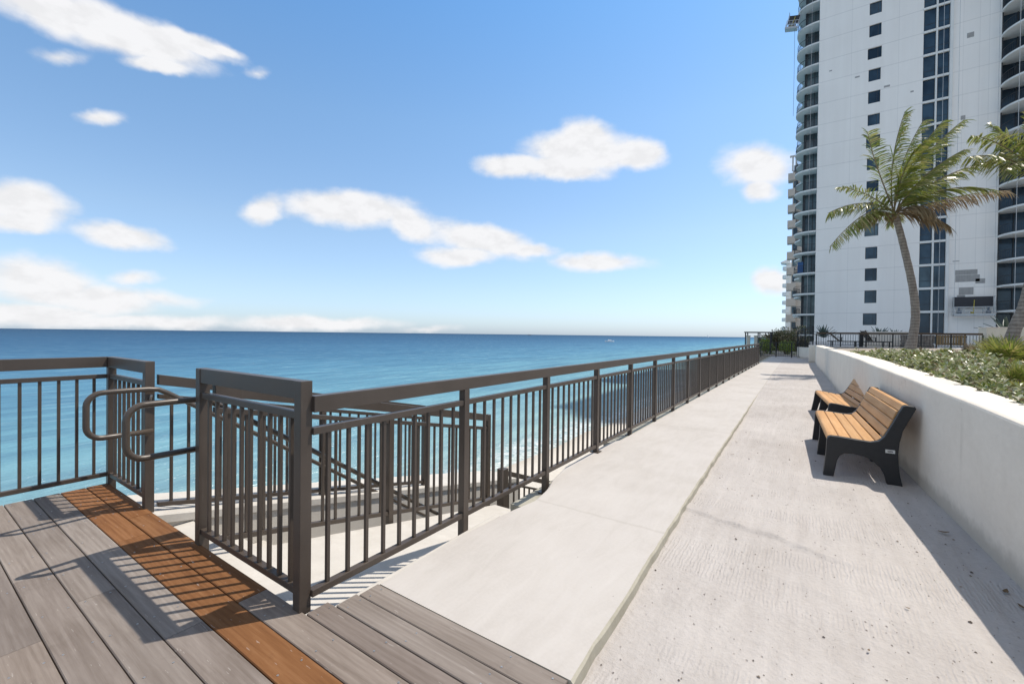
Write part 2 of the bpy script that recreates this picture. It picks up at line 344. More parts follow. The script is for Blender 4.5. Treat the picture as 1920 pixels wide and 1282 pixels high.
SEA_SPEC = .085
SEA_STOPS = [(0.0, (.42,.45,.40)), (.10, (.33,.45,.43)), (.22, (.225,.385,.41)), (.33, (.140,.310,.385)), (.42, (.088,.228,.335)), (.51, (.052,.150,.255)), (.60, (.030,.098,.190)), (.75, (.018,.066,.135)), (1.0, (.010,.042,.095))]
make_materials()

# ------------------------------------------------------------------ ground, deck, walkway, sea
def wall_x(y): return pw(y, [(-7,1.16),(0,1.12),(2.5,1.06),(3.5,1.01),(4.9,.93),(5.9,.873),(7.45,.79),(10,.73),(12.6,.69),(19.3,.585),(24.2,.47),(33.6,.42)])
def wall_top(y): return pw(y, [(-7,.78),(2,.80),(3.2,.845),(5,.90),(7,.945),(9.2,.975),(13,.975),(20,.95),(34,.92)]) + .006*noise.noise(V((y*.9,0,3)))
PATH_Z = [(-7,-.06),(8,-.055),(11.5,-.004),(40,-.004)]

def build_deck():
    mb = MB(); ids = []
    ys = [1.14, .9975, .847, .6985, .5485, .4035]
    while ys[-1] > -5: ys.append(ys[-1]-.1465)
    rows = [(1.4945,1.3775,-1.845,-.735),(1.3725,1.2580,-1.86,-.73),(1.2530,1.1425,-1.92,-.732)] + [(a-.0025, b+.0025, -4.955, -.735) for a, b in zip(ys, ys[1:])]
    joints = {3: [-3.90,-2.27], 4: [-3.52,-1.35], 5: [-4.28,-2.25], 6: [-2.9,-1.2], 7: [-3.38,-1.9], 8: [-4.1,-2.66]}
    g = .0028
    def onboard(x0, x1, y0, y1, mi, bid):
        z1 = random.uniform(-.0012, .0012); c = .0035
        vs = [(x0,y0,-.028),(x1,y0,-.028),(x1,y1,-.028),(x0,y1,-.028),(x0,y0,z1-c),(x1,y0,z1-c),(x1,y1,z1-c),(x0,y1,z1-c),
              (x0+.0015,y0+c,z1),(x1-.0015,y0+c,z1),(x1-.0015,y1-c,z1),(x0+.0015,y1-c,z1)]
        fs = [(0,3,2,1),(0,1,5,4),(1,2,6,5),(2,3,7,6),(3,0,4,7),(4,5,9,8),(5,6,10,9),(6,7,11,10),(7,4,8,11),(8,9,10,11)]
        mb.add(vs, fs, mi); ids.extend([bid]*len(fs))
    for r, (y1, y0, xa, xb) in enumerate(rows):
        js = joints.get(r, [-4.3 + (r*1.37) % 2.0, -2.3 + (r*.73) % 1.2]) if r > 2 else []
        xs = [xa] + js + [xb]
        for a, b in zip(xs, xs[1:]):
            orange = r == 4 or (r == 3 and b < -2.2)
            onboard(a + (.0008 if a != xa else 0), b - (.0008 if b != xb else 0), y0, y1, 1 if orange else 0, random.random())
        for x in [xa+.05 + .405*k + (.01*random.random()) for k in range(int((xb-xa)/.405)+1)] + [xb-.05]:
            if random.random() < .12: continue
            for yy in (y0+.026, y1-.026):
                yy += random.uniform(-.004,.004); n = 8; rr = .0042
                vs = [(x+rr*math.cos(2*math.pi*k/n), yy+rr*math.sin(2*math.pi*k/n), .0016) for k in range(n)] + [(x+rr*1.15*math.cos(2*math.pi*k/n), yy+rr*1.15*math.sin(2*math.pi*k/n), -.004) for k in range(n)]
                fs = [tuple(range(n))] + [(k, n+k, n+(k+1) % n, (k+1) % n) for k in range(n)]
                mb.add(vs, fs, 2); ids.extend([.5]*len(fs))
    # joists and fascia boards below
    def bx(*a):
        k = len(mb.f); mb.box(*a, 3); ids.extend([.5]*(len(mb.f)-k))
    for k in range(10): x = -4.9 + k*.405; bx(x, -6, -.2, x+.04, 1.12, -.0282)
    k = len(mb.f); mb.box(-4.95, 1.112, -.17, -3.99, 1.138, -.0295, 0); mb.box(-4.953, -6, -.19, -4.93, 1.111, -.0295, 0); mb.box(-3.1,1.112,-.17,-1.93,1.138,-.0295,0); ids.extend([.3]*(len(mb.f)-k))
    me = D.meshes.new('deck'); me.from_pydata(mb.v, [], mb.f)
    for m in ('board','oboard','screw','gap'): me.materials.append(M[m])
    me.polygons.foreach_set('material_index', mb.m)
    at = me.attributes.new('board', 'FLOAT', 'FACE'); at.data.foreach_set('value', ids)
    bm = bmesh.new(); bm.from_mesh(me); bmesh.ops.recalc_face_normals(bm, faces=bm.faces); bm.to_mesh(me); bm.free()
    tag(link('deck', me), 'weathered grey plank deck with orange replacement boards', 'deck', kind='structure')
build_deck()

def slab_right(y): return pw(y, [(1.4,-.722),(4.25,-.79),(8.77,-.86),(19.3,-1.0),(37,-1.1)]) + .008*noise.noise(V((y*2.1,5,0))) + .004*noise.noise(V((y*9,7,0)))
def slab_left(y): return pw(y, [(1.4,-1.845),(2.2,-1.852),(2.75,-1.80),(2.95,-1.765),(3.2,-1.80),(3.45,-1.88),(3.9,-1.975),(5.15,-1.985),(5.32,-1.91),(37,-1.905)]) + .010*noise.noise(V((y*1.7,1,0))) + .004*noise.noise(V((y*8,3,0)))
def build_walkway():
    ys = [1.497 + .06*i for i in range(110)]; y = ys[-1]
    while y < 36.5: y += .18; ys.append(y)
    mb = MB(); top = []; nx = 12
    for yy in ys:
        a, b = slab_left(yy), slab_right(yy); row = []
        for i in range(nx+1):
            t = i/nx; x = lerp(a, b, t)
            z = .0035*noise.noise(V((x*2,yy*1.2,0)))
            row.append((x, yy, z))
        c = .006 + .006*(noise.noise(V((yy*5,11,0)))+.5)
        pre = [(a-.004,yy,-.12),(a-.004,yy,-c)]; post = [(b+c*.9,yy,-c*1.1),(b+c*1.5+.004*noise.noise(V((yy*7,2,2))),yy,-.10)]
        row[0] = (a+c, yy, row[0][2]); row[-1] = (b-.002, yy, row[-1][2])
        top.append(pre + row + post)
    mb.loft(top); n = len(top[0])
    for i, f in enumerate(mb.f):
        k = i % (n-1)
        mb.m[i] = 1 if (k < 1 or k >= n-3) else 0
    mb.add(top[0], [tuple(range(n))], 1)
    tag(mb.build('walkway', [M['slab'], M['raw']]), 'smooth pale concrete walkway along the railing', 'walkway', kind='structure')
build_walkway()

def build_path():
    ys = [-6.0]; 
    while ys[-1] < 36: ys.append(ys[-1] + (.02 if .8 < ys[-1] < 6 else .09 if ys[-1] < 12 else .3))
    rows = []
    for y in ys:
        a = slab_right(y) - .03 if y > 1.49 else -.76; b = wall_x(y) + .03; row = []; n = 56
        for i in range(n+1):
            x = lerp(a, b, i/n); z = pw(y, PATH_Z)
            k = 1 if y < 10 else .4
            z += k*(.007*noise.noise(V((x*1.6, y*.9, 0))) + .004*noise.noise(V((x*6, y*4, 4))) + .0022*noise.noise(V((x*16, y*10, 8))))
            # broken cold joint across the path
            yj = 3.62 - .30*(x+.7) + .05*noise.noise(V((x*3, 0, 9)))
            d = y - yj; amp = pw(x, [(-.8,.9),(-.4,1),(.0,1.1),(.2,.55),(.6,.1),(1,0)])
            z += .024*amp*(math.exp(-d/.16) if d > 0 else max(0, 1+d/.022)) * (.75+.5*noise.noise(V((x*9,1,3))))
            yj2 = 2.95 - .25*(x+.2); d = y - yj2
            z += .006*pw(x, [(-.3,0),(-.05,1),(.3,.8),(.5,0)])*math.exp(-(d/.05)**2)
            z += .02*pw(x, [(a,0),(a+.0,0),(b-.16,0),(b,1)])
            row.append((x, y, z))
        rows.append(row)
    mb = MB(); mb.loft(rows)
    tag(mb.build('path', M['path'], smooth=True), 'rough raked concrete path beside the white wall', 'path', kind='structure')
build_path()

def shore_x(y): return -9.6 - .012*max(0, y-40)
def build_grounds():
    mb = MB(); rows = []
    for y in [-60,-30,-12] + list(range(-8, 60, 2)) + [70,90,120,160,220,300,420,600,900,1400,2200]:
        s = shore_x(y); row = []
        for k, (dx, z) in enumerate([(-14,-6.0),(-6,-4.75),(-2,-4.22),(0,-3.98),(2,-3.72),(4,-3.45),(6,-3.15),(8,-2.95)]):
            row.append((s+dx+.25*noise.noise(V((y*.13,k,0))), y, z+.05*noise.noise(V((y*.3,k*.7,2)))))
        row += [(max(s+12, -1.5), y, -2.9), (60, y, -2.9), (900, y, -2.9)]
        rows.append(row)
    mb.loft(rows); tag(mb.build('beach', M['sand'], smooth=True), 'pale sandy beach below the walkway', 'beach', kind='structure')
    mb = MB(); mb.add([(-30000,-8000,-4),(-2,-8000,-4),(-2,30000,-4),(-30000,30000,-4)], [(0,1,2,3)])
    tag(mb.build('sea', M['sea']), 'turquoise sea darkening to blue at the horizon', 'sea', kind='structure')
    # planter soil, terrace, land behind the gate
    mb = MB(); rows = []
    for y in [-6 + 1.0*i for i in range(39)]:
        rows.append([(wall_x(min(y,33)) + .30, y, .78), (wall_x(min(y,33))+.9, y, .80+.03*noise.noise(V((y,0,0)))), (4, y, .82), (9, y, .82), (30, y, .8), (70, y, .8)])
    mb.loft(rows); tag(mb.build('planter_soil', M['soil'], smooth=True), 'sandy planter soil behind the white wall', 'ground', kind='structure')
    mb = MB(); mb.box(.4, 32.02, -2.8, 120, 260, .815); tag(mb.build('terrace', M['pave']), 'paved pool terrace beyond the planter', 'terrace', kind='structure')
    mb = MB(); mb.box(-5.2, 36.4, -2.8, .399, 260, -.02); tag(mb.build('garden_ground', M['soil']), 'garden ground beyond the gate', 'ground', kind='structure')
build_grounds()

# ------------------------------------------------------------------ seawalls, apron, stairs
def slope(y, z0): return z0 - .212*(y - 1.15)
def build_stairs_area():
    # sloping apron beside the main railing
    t = thing('concrete_apron', 'pale sloping concrete apron between main railing and stair railing', 'ramp', (-2.4,1.14,-.1))
    ys = [1.141 + .1*i for i in range(31)]; rows = []
    for y in ys:
        zt = slope(y, -.068); rows.append([(-3.03,y,-3.2),(-3.03,y,zt-.01),(-3.02,y,zt),(-2.45,y,zt+.004*noise.noise(V((y,1,0)))),(-1.93,y,zt),(-1.925,y,-3.2)])
    mb = MB(); mb.loft(rows); mb.add(rows[0], [tuple(range(6))]); mb.add(rows[-1], [tuple(range(6))]); mb.build('slope', M['white_conc'], t)
    # low curb lip below the near bay of the railing
    mb = MB(); mb.prism([(-1.926,-.4),(-1.926,-.045),(-1.90,-.028),(-1.862,-.03),(-1.862,-.4)], (0,1.27,0), (1,0,0), (0,0,1), (0,1.35,0)); mb.build('curb', M['white_conc'], t, bevel=.004)
    # seaward wall with sloping cap
    t = thing('seawall', 'sloping white-capped seawall on the sea side of the stairs', 'wall', (-4.3,1.14,-3.5))
    mb = MB(); r = []
    for y in [1.145 + .15*i for i in range(34)]:
        zt = slope(y, -.10); r.append([(-4.53,y,-4.6),(-4.53,y,zt),(-3.965,y,zt),(-3.965,y,-4.6)])
    mb.loft(r); mb.add(r[-1], [(0,1,2,3)]); mb.add(r[0], [(0,1,2,3)]); mb.build('wall_body', M['white_conc'], t)
    mb = MB(); r = []
    for y in [1.142 + .15*i for i in range(34)]:
        zt = slope(y, -.032); w = .004*noise.noise(V((y*2,0,0)))
        r.append([(-4.60+w,y,zt-.07),(-4.60+w,y,zt-.012),(-4.588,y,zt),(-3.957+w,y,zt),(-3.945+w,y,zt-.012),(-3.945+w,y,zt-.07)])
    mb.loft(r, close=True); mb.add(r[-1], [tuple(range(6))]); mb.add(r[0], [tuple(range(6))]); mb.build('cap', M['white_conc'], t)
    # stairs down between the walls
    t = thing('concrete_stairs', 'concrete stairs going down between two bronze handrails', 'stairs', (-3.5,1.14,-.2))
    y, z = 1.142, -.17
    for k in range(13):
        mb = MB(); mb.box(-3.962, y, -3.4, -3.034, y+.268, z); mb.build('step', M['white_conc'], t, bevel=.008); y += .27; z -= .18
    mb = MB(); mb.box(-3.962, y, -3.6, -1.95, y+2.2, z); mb.build('landing', M['white_conc'], t, bevel=.01)
    # retaining wall below the walkway and deck
    t = thing('retaining_wall', 'concrete retaining wall carrying the walkway and its railing', 'wall', (-2,4,-3.5))
    mb = MB(); mb.box(-2.06, 3.05, -3.6, -1.3, 36.4, -.125)
    mb.box(-1.90, 1.3, -3.6, -1.3, 3.049, -.125); mb.build('wall_body', M['raw'], t)
    mb = MB(); mb.box(-4.90, -6, -4.6, -4.60, 1.11, -.195); mb.box(-4.599, .85, -4.6, -1.90, 1.108, -.21); mb.build('deck_footing', M['white_conc'], t)
    # small yellowish curb along the outer edge
    r = []; mb = MB()
    for i in range(120):
        y = 5.2 + i*.26; w = .006*noise.noise(V((y*3,0,0))); h = .010*noise.noise(V((y*2.2,4,0)))
        r.append([(-2.10+w,y,-.124),(-2.10+w,y,-.035+h),(-1.93,y,-.022+h*.6),(-1.885,y,-.022+h*.6),(-1.885,y,-.124)])
    mb.loft(r); mb.add(r[0], [(0,1,2,3,4)]); mb.build('edge_curb', M['raw'], t)
build_stairs_area()

# ------------------------------------------------------------------ white wall on the right
def build_white_wall():
    t = thing('planter_wall', 'long low white stucco wall beside the path and benches', 'wall', (.9,6,0))
    ys = [-6 + .25*i for i in range(139)]; r = []
    for y in ys:
        x, z = wall_x(y), wall_top(y); w = .004*noise.noise(V((y*1.5,0,6)))
        r.append([(x+w,y,-.3),(x+w,y,z-.022),(x+w+.006,y,z-.008),(x+.022,y,z),(x+.31,y,z),(x+.33,y,z-.02),(x+.33,y,.2)])
    mb = MB(); mb.loft(r); mb.add(r[-1], [tuple(range(7))]); mb.add(r[0], [tuple(range(7))])
    mb.build('wall_body', M['stucco'], t, smooth=False)
    # end pillar by the gate
    mb = MB(); mb.box(.16, 28.2, -.2, .47, 29.0, .93); mb.build('end_pillar', M['stucco'], t, bevel=.01)
build_white_wall()

# ------------------------------------------------------------------ railings
BS = .019
def baluster_mesh(h): 
    mb = MB(); mb.box(-BS/2,-BS/2,0,BS/2,BS/2,h); return mb.mesh('baluster', M['bronze'], bevel=.0015, seg=1)
def post_mesh(h, w=.052):
    mb = MB(); mb.box(-w/2,-w/2,0,w/2,w/2,h); return mb.mesh('post', M['bronze'], bevel=.003)

def build_main_railing():
    X = -1.95; t = thing('walkway_railing', 'long bronze metal railing running straight along the walkway edge', 'railing', (X,1.15,0))
    y0, n, p = 1.15, 21, 1.15; y1 = y0 + n*p
    def part(name, mb, b=.003): return mb.build(name, M['bronze'], t, bevel=b)
    mb = MB(); mb.box(X-.026, y0+.027, .937, X+.026, y1+.026, 1.015); part('top_rail', mb)
    mb = MB(); mb.box(X-.0195, y0+.027, .829, X+.0195, y1-.02, .864); part('middle_rail', mb)
    mb = MB(); mb.box(X-.0195, y0+.027, .052, X+.0195, y1-.02, .086); part('bottom_rail', mb)
    pm = post_mesh(1.056)
    q = MB(); q.box(-.05,-.05,-.0045,.05,.05,.008); pl = q.mesh('base_plate', M['bronze'])
    long = post_mesh(1.056+.26)
    for k in range(1, n+1):
        o = link('post', pm if k > 1 else long, t, (0, k*p, -.12 if k > 1 else -.38))
        link('base_plate', pl, o, (0, 0, .0 if k in (1,2) else .122 if k == 3 else .097))
    bmesh_ = baluster_mesh(.741); rest = MB(); cnt = 0
    for k in range(n):
        for j in range(1, 10 if k else 10):
            y = k*p + j*p/10 + random.uniform(-.002,.002)
            if cnt < 100: link('baluster', bmesh_, t, (0, y, .087)); cnt += 1
            else: rest.box(-BS/2, y-BS/2, .087, BS/2, y+BS/2, .828)
    o = rest.build('far_balusters', M['bronze'], t, world=False); o['kind'] = 'stuff'
build_main_railing()

def panel(t, p, q, zt, posts, nb, sl=0.0, zb=.065, first_post_z=0, mid=(.905,.94), topz=(1.0,1.088), post_low=None, endpost=.0, extend=0):
    """one railing panel from p to q (x, y); sl = drop per metre"""
    p, q = V((*p,0)), V((*q,0)); d = (q-p); L = d.length; d.normalize(); nrm = V((-d.y,d.x,0))
    def rail(name, z0, z1, w, a=.026, b=None):
        b = L-.026 if b is None else b; mb = MB(); vs = []
        for s in (a, b):
            for k, z in ((-1,z0),(1,z0),(1,z1),(-1,z1)): vs.append(p + d*s + nrm*k*w/2 + V((0,0,z - sl*s)))
        mb.add(vs, [(0,1,2,3),(7,6,5,4),(0,4,5,1),(1,5,6,2),(2,6,7,3),(3,7,4,0)]); mb.build(name, M['bronze'], t, bevel=.003)
    rail('top_rail', topz[0], topz[1], .050); rail('middle_rail', mid[0], mid[1], .038); rail('bottom_rail', zb, zb+.034, .038)
    for s, z0, z1, w in posts:
        mb = MB(); c = p + d*s; e = w/2
        vs = [c + d*a*e + nrm*b*e + V((0,0,z)) for z in (z0, z1) for a, b in ((-1,-1),(1,-1),(1,1),(-1,1))]
        mb.add(vs, [(0,3,2,1),(4,5,6,7),(0,1,5,4),(1,2,6,5),(2,3,7,6),(3,0,4,7)]); mb.build('post', M['bronze'], t, bevel=.003)
    base = parent_loc(t); bm_ = baluster_mesh(mid[0]-zb-.034-.001+ (.004 if sl else 0))
    for k in range(1, nb+1):
        s = L*k/(nb+1); c = p + d*s + V((0,0,zb+.0345 - sl*s))
        o = link('baluster', bm_, t, c - base); o.rotation_euler.z = math.atan2(d.y, d.x)

def build_other_railings():
    # short panel A-B at the deck edge (posts A and B)
    t = thing('deck_railing', 'short bronze railing panel at the deck edge joining the walkway railing', 'railing', (-1.975,1.15,0))
    panel(t, (-3.093,1.15), (-1.975,1.15), 0, [(0,-.12,1.088,.058), (1.118,-.02,1.088,.058)], 10)
    # corner at the left: D-C and D towards the camera
    t = thing('corner_railing', 'bronze corner railing over the sea at the far left of the deck', 'railing', (-4.93,1.15,0))
    panel(t, (-4.93,1.15), (-4.035,1.15), 0, [(0,-.12,1.0,.055), (.895,-.12,1.088,.058)], 7)
    panel(t, (-4.955,1.15), (-4.955,-2.4), 0, [(1.16,-.1,1.0,.05),(2.32,-.1,1.0,.05),(3.52,-.1,1.088,.05)], 33)
    mb = MB(); mb.box(-4.981,1.125,1.0,-4.9045,1.176,1.0872); mb.build('corner_cap', M['bronze'], t, bevel=.003)
    # sloping panels on both sides of the stairs
    t = thing('stair_railing', 'sloping bronze railing between the stairs and the pale apron', 'railing', (-3.08,1.18,0), 'sloping railings beside the stairs')
    panel(t, (-3.08,1.18), (-3.08,4.06), 0, [(1.43,-.73,.60,.052), (2.88,-1.0,.375,.055)], 25, .214, -.01, mid=(.81,.845), topz=(.915,.992))
    t = thing('stair_railing', 'sloping bronze railing standing on the seawall cap', 'railing', (-4.04,1.18,0), 'sloping railings beside the stairs')
    panel(t, (-4.04,1.18), (-4.04,4.0), 0, [(1.38,-.34,.61,.052), (2.80,-.64,.38,.055)], 24, .214, -.005, mid=(.81,.845), topz=(.915,.992))
    # lower flight
    for x, lab in ((-3.06,'short low bronze railing on the lower stair flight beside the walkway'),):
        t = thing('lower_stair_railing', lab, 'railing', (x,4.35,-1))
        panel(t, (x,4.35), (x,6.6), 0, [(0,-1.6,-.33,.10),(1.1,-1.9,-.80,.05),(2.2,-2.3,-1.2,.05)], 17, .39, -1.10, mid=(-.52,-.49), topz=(-.41,-.345))
build_other_railings()

def build_handrails():
    for x, lab, pz in ((-3.16,'round bronze handrail with loop end nearest the short railing panel',1), (-3.975,'round bronze handrail with loop end beside the left corner railing',1)):
        t = thing('handrail', lab, 'handrail', (x,1.15,.6), 'stair handrails with loop ends')
        ctrl = [(1.16,.578),(.90,.578)] + [(.885-.085*math.sin(a), .663-.085*math.cos(a)) for a in [R(15*i) for i in range(7)]] + [(.80,.72),(.80,.80)] + [(.885-.085*math.cos(a), .803+.085*math.sin(a)) for a in [R(15*i) for i in range(7)]] + [(1.0,.889),(1.13,.888),(1.19,.880),(1.24,.852),(1.9,.412),(2.5,.0),(3.08,-.403),(3.8,-.90),(4.3,-1.24)]
        mb = MB(); mb.tube([(x, y, z) for y, z in ctrl], .0185, 14); mb.build('rail', M['tube'], t, smooth=True)
        s = 1 if x > -3.5 else -1
        for y, z in ((1.15,.845),(2.61,-.115),(4.06,-1.11)):
            mb = MB(); mb.tube([(x+s*.062,y,z-.035),(x+s*.02,y,z-.04),(x,y,z)], .008, 8); mb.build('bracket', M['bracket'], t, smooth=True)
build_handrails()

# ------------------------------------------------------------------ benches
def build_bench():
    root = thing('park_bench', 'nearer tan slatted bench with charcoal end panels by the white wall', 'bench', (0,0,0), 'benches along the white wall')
    # local frame: x = depth (front at 0), y = length, z up
    prof = [(0.0,0.0),(.085,0.0),(.112,.17),(.13,.215),(.165,.243),(.235,.25),(.32,.238),(.385,.205),(.44,.15),(.475,.08),(.492,0.0),(.605,0.0),(.585,.10),(.574,.20),(.57,.30),(.577,.40),(.60,.52),(.645,.63),(.69,.735),(.68,.752),(.622,.758),(.598,.75),(.565,.675),(.52,.565),(.47,.452),(.43,.402),(.37,.384),(.26,.39),(.12,.402),(.06,.402),(.035,.39),(.025,.36),(.02,.22)]
    L = 1.86; T = .062
    ys = [0, (L-T)/2, L-T]
    for i, y in enumerate(ys):
        # end panels rise a little above the slats, the middle one carries them
        pts = prof if i != 1 else [(x, z-.012 if z > .35 else z) for x, z in prof]
        mb = MB(); mb.prism(pts, (0,y,0), (1,0,0), (0,0,1), (0,T,0)); o = mb.build('side_panel', M['cast'], root, bevel=.007, world=False)
        if i == 0:
            m2 = MB(); m2.box(.475,-.004,.30,.545,-.0005,.333); pl = m2.build('badge', M['plate'], o, bevel=.001, world=False)
            m3 = MB(); m3.prism([(.51+.021*math.cos(2*math.pi*k/18), .3165+.009*math.sin(2*math.pi*k/18)) for k in range(18)], (0,-.0052,0), (1,0,0), (0,0,1), (0,.002,0))
            for k in range(6): m3.box(.497+.0045*k,-.0064,.3135,.4995+.0045*k,-.0052,.3195,1)
            m3.build('emblem', [M['plate_ink'], M['plate']], o, world=False)
    def plank(name, c, w, ang, th=.036, cr=.008):
        d = V((math.cos(ang),0,math.sin(ang))); n = V((-d.z,0,d.x)); mb = MB()
        poly = [(-w/2,-th/2),(w/2,-th/2),(w/2,th/2-.006),(w/2-.008,th/2),(-w/2+.008,th/2),(-w/2,th/2-.006)]
        mb.prism(poly, V((c[0],T+.003,c[1])), d, n, (0,L-2*T-.006,0)); mb.build(name, M['slat'], root, bevel=.004, world=False)
    # seat: rounded front plank then three, dipping towards the back
    mb = MB(); poly = [(.028,.355),(.12,.362),(.12,.402),(.06,.403),(.04,.397),(.03,.382)]
    mb.prism(poly, (0,T+.003,0), (1,0,0), (0,0,1), (0,L-2*T-.006,0)); mb.build('seat_slat', M['slat'], root, bevel=.004, world=False)
    for c, w, a in (((.174,.380),.094,-.07),((.274,.371),.094,-.09),((.372,.366),.09,.02),((.445,.397),.062,.72)): plank('seat_slat', c, w, a)
    for c, w, a in (((.495,.472),.086,1.12),((.530,.560),.09,1.2),((.562,.650),.09,1.22)): plank('back_slat', c, w, a)
    mb = MB(); poly = [(.575,.70),(.612,.69),(.648,.748),(.645,.758),(.62,.762),(.602,.756)]
    mb.prism(poly, (0,T+.003,0), (1,0,0), (0,0,1), (0,L-2*T-.006,0)); mb.build('back_slat', M['slat'], root, bevel=.004, world=False)
    return root
bench = build_bench()
bench.location = (.168,5.36,-.058); bench.rotation_euler.z = R(2.2)
b2 = copy_tree(bench); b2.location = (.25,8.05,-.05); b2.rotation_euler = (0, R(5), R(4.5))
b2['label'] = 'farther tan slatted bench standing just beyond the nearer one'

# ------------------------------------------------------------------ vegetation
def build_ground_cover():
    vs, fs = [], []; rnd = random.Random(3)
    def hgt(x, y): return pw(y,[(0,.95),(7,1.0),(12,.97),(16,.89),(20,.82)]) + .17*noise.noise(V((x*.9,y*.55,1))) + .12*noise.noise(V((x*2.3,y*1.5,5)))
    def leaf(c, d, n, L, W):
        l = d.cross(n).normalized(); k = len(vs); m = c + d*L*.55 + n*L*.06
        vs.extend([tuple(c), tuple(m + l*W), tuple(c + d*L - n*L*.05), tuple(m - l*W)]); fs.append((k,k+1,k+2,k+3))
    spots = []
    for y0, y1, xw, dens in ((.5,3.4,2.2,260),(3.4,6,3.4,420),(6,9,4.6,260),(9,13,5.6,150),(13,20.5,7,75)):
        n = int((y1-y0)*xw*dens)
        for _ in range(n): spots.append((rnd.uniform(y0,y1), rnd.random()**1.15*xw, y0))
    for y, dx, y0 in spots:
        x = wall_x(y) + .27 + dx
        if y > 15.5 and noise.noise(V((x*.8,y*.5,0))) < -.05 + .06*(y-17): continue
        gap = noise.noise(V((x*1.5,y*1.1,8)))
        if math.hypot(x-1.68, (y-5.8)*.7) < .24 and rnd.random() < .9: continue
        if math.hypot(x-2.36, (y-8.8)*.8) < .38 and rnd.random() < .8: continue
        if gap < -.30: continue
        h = hgt(x, y); edge = min(1, dx/.25)
        if dx < .1 and noise.noise(V((y*2.5,0,2))) < .0: continue
        top = rnd.random()**.6
        z = .80 + (h-.80)*top*(.6+.4*edge) + (.05 if gap > .3 else 0)
        big = .046 + .0022*max(0, y-4); nl = 4
        c = V((x, y, z)); a0 = rnd.uniform(0, 6.28)
        for k in range(nl):
            a = a0 + k*6.283/nl + rnd.uniform(-.4,.4); el = rnd.uniform(.15,1.1)
            d = V((math.cos(a)*math.cos(el), math.sin(a)*math.cos(el), math.sin(el)))
            n = V((-math.cos(a)*math.sin(el), -math.sin(a)*math.sin(el), math.cos(el)))
            L = big*rnd.uniform(.8,1.5); leaf(c, d, n, L, L*.27)
    me = raw_mesh('ground_cover', vs, fs, M['silver'])
    tag(link('ground_cover', me), 'low silvery green leafy ground cover filling the planter behind the wall', 'ground cover', kind='stuff')
build_ground_cover()

def blade(mb, p, d, n, L, W, droop=.15, mi=0, seg=3):
    l = d.cross(n).normalized(); pts = []
    for i in range(seg+1):
        t = i/seg; pts.append((p + d*L*t - V((0,0,1))*droop*L*t*t, W*(1-.0*t)*(1 - t**2.2)*(.55+.9*t if t < .5 else 1)))
    vs = []
    for c, w in pts: vs += [c - l*w, c + l*w]
    mb.add(vs, [(2*i,2*i+1,2*i+3,2*i+2) for i in range(seg)], mi)

def build_palmetto(name, loc, label, n=26, size=1.0, seed=1, dry=.15, cat='palmetto', group=None):
    rnd = random.Random(seed); t = thing(name, label, cat, loc, group); g = MB(); s = MB(); dr = MB()
    for i in range(n):
        a = rnd.uniform(0, 6.283); el = rnd.uniform(.35,1.35); L = size*rnd.uniform(.28,.52)
        d = V((math.cos(a)*math.cos(el), math.sin(a)*math.cos(el), math.sin(el)))
        tip = d*L; s.tube([(0,0,0), tip*.5 + V((0,0,.02)), tip], [.009*size,.007*size,.005*size], 5)
        n_ = V((-math.cos(a)*math.sin(el), -math.sin(a)*math.sin(el), math.cos(el))); l = d.cross(n_)
        mb = dr if rnd.random() < dry else g; nb = 18
        for k in range(nb):
            b = (k/(nb-1)-.5)*2.9; bd = (d*math.cos(b) + l*math.sin(b) + n_*.12).normalized()
            blade(mb, tip, bd, n_, size*rnd.uniform(.28,.44)*(1-.18*abs(b)/1.45), .015*size, rnd.uniform(.05,.25))
    g.build('fronds', M['palmetto'], t, world=False); s.build('stems', M['stem'], t, world=False)
    if dr.v: dr.build('dry_fronds', M['dead'], t, world=False)
    return t
PG = 'saw palmettos in the planter'
build_palmetto('saw_palmetto', (2.36,8.8,.84), 'large yellow-green saw palmetto clump in front of the leaning palm', 24, .8, 11, .12, group=PG)
build_palmetto('saw_palmetto', (1.70,6.0,.80), 'low bright saw palmetto nearest the camera at the right edge of the planter', 20, .44, 19, .1, group=PG)
build_palmetto('saw_palmetto', (2.74,10.6,.86), 'saw palmetto clump behind the largest one, cut off by the right edge', 22, .8, 12, .2, group=PG)
build_palmetto('saw_palmetto', (4.2,16.8,.82), 'dark saw palmetto clump at the left foot of the leaning palm', 22, .85, 13, .15, group=PG)
build_palmetto('saw_palmetto', (5.1,17.2,.74), 'saw palmetto clump right of the foot of the leaning palm', 20, .9, 18, .25, group=PG)
build_palmetto('saw_palmetto', (3.5,18.1,.74), 'small bright yellow-green palmetto tuft between the two palms', 16, .55, 14, 0, group=PG)
build_palmetto('saw_palmetto', (3.15,19.6,.64), 'low yellow-green palmetto tuft just right of the middle palm trunk', 14, .55, 15, .1, group=PG)
build_palmetto('dry_grass_clump', (3.75,16.4,.80), 'brown dry palmetto clump left of the leaning palm', 18, .75, 16, .95, cat='grass')
build_palmetto('dry_grass_clump', (2.34,9.75,.84), 'mixed brown and green dry clump beside the large yellow-green palmetto', 18, .6, 17, .7, cat='grass')

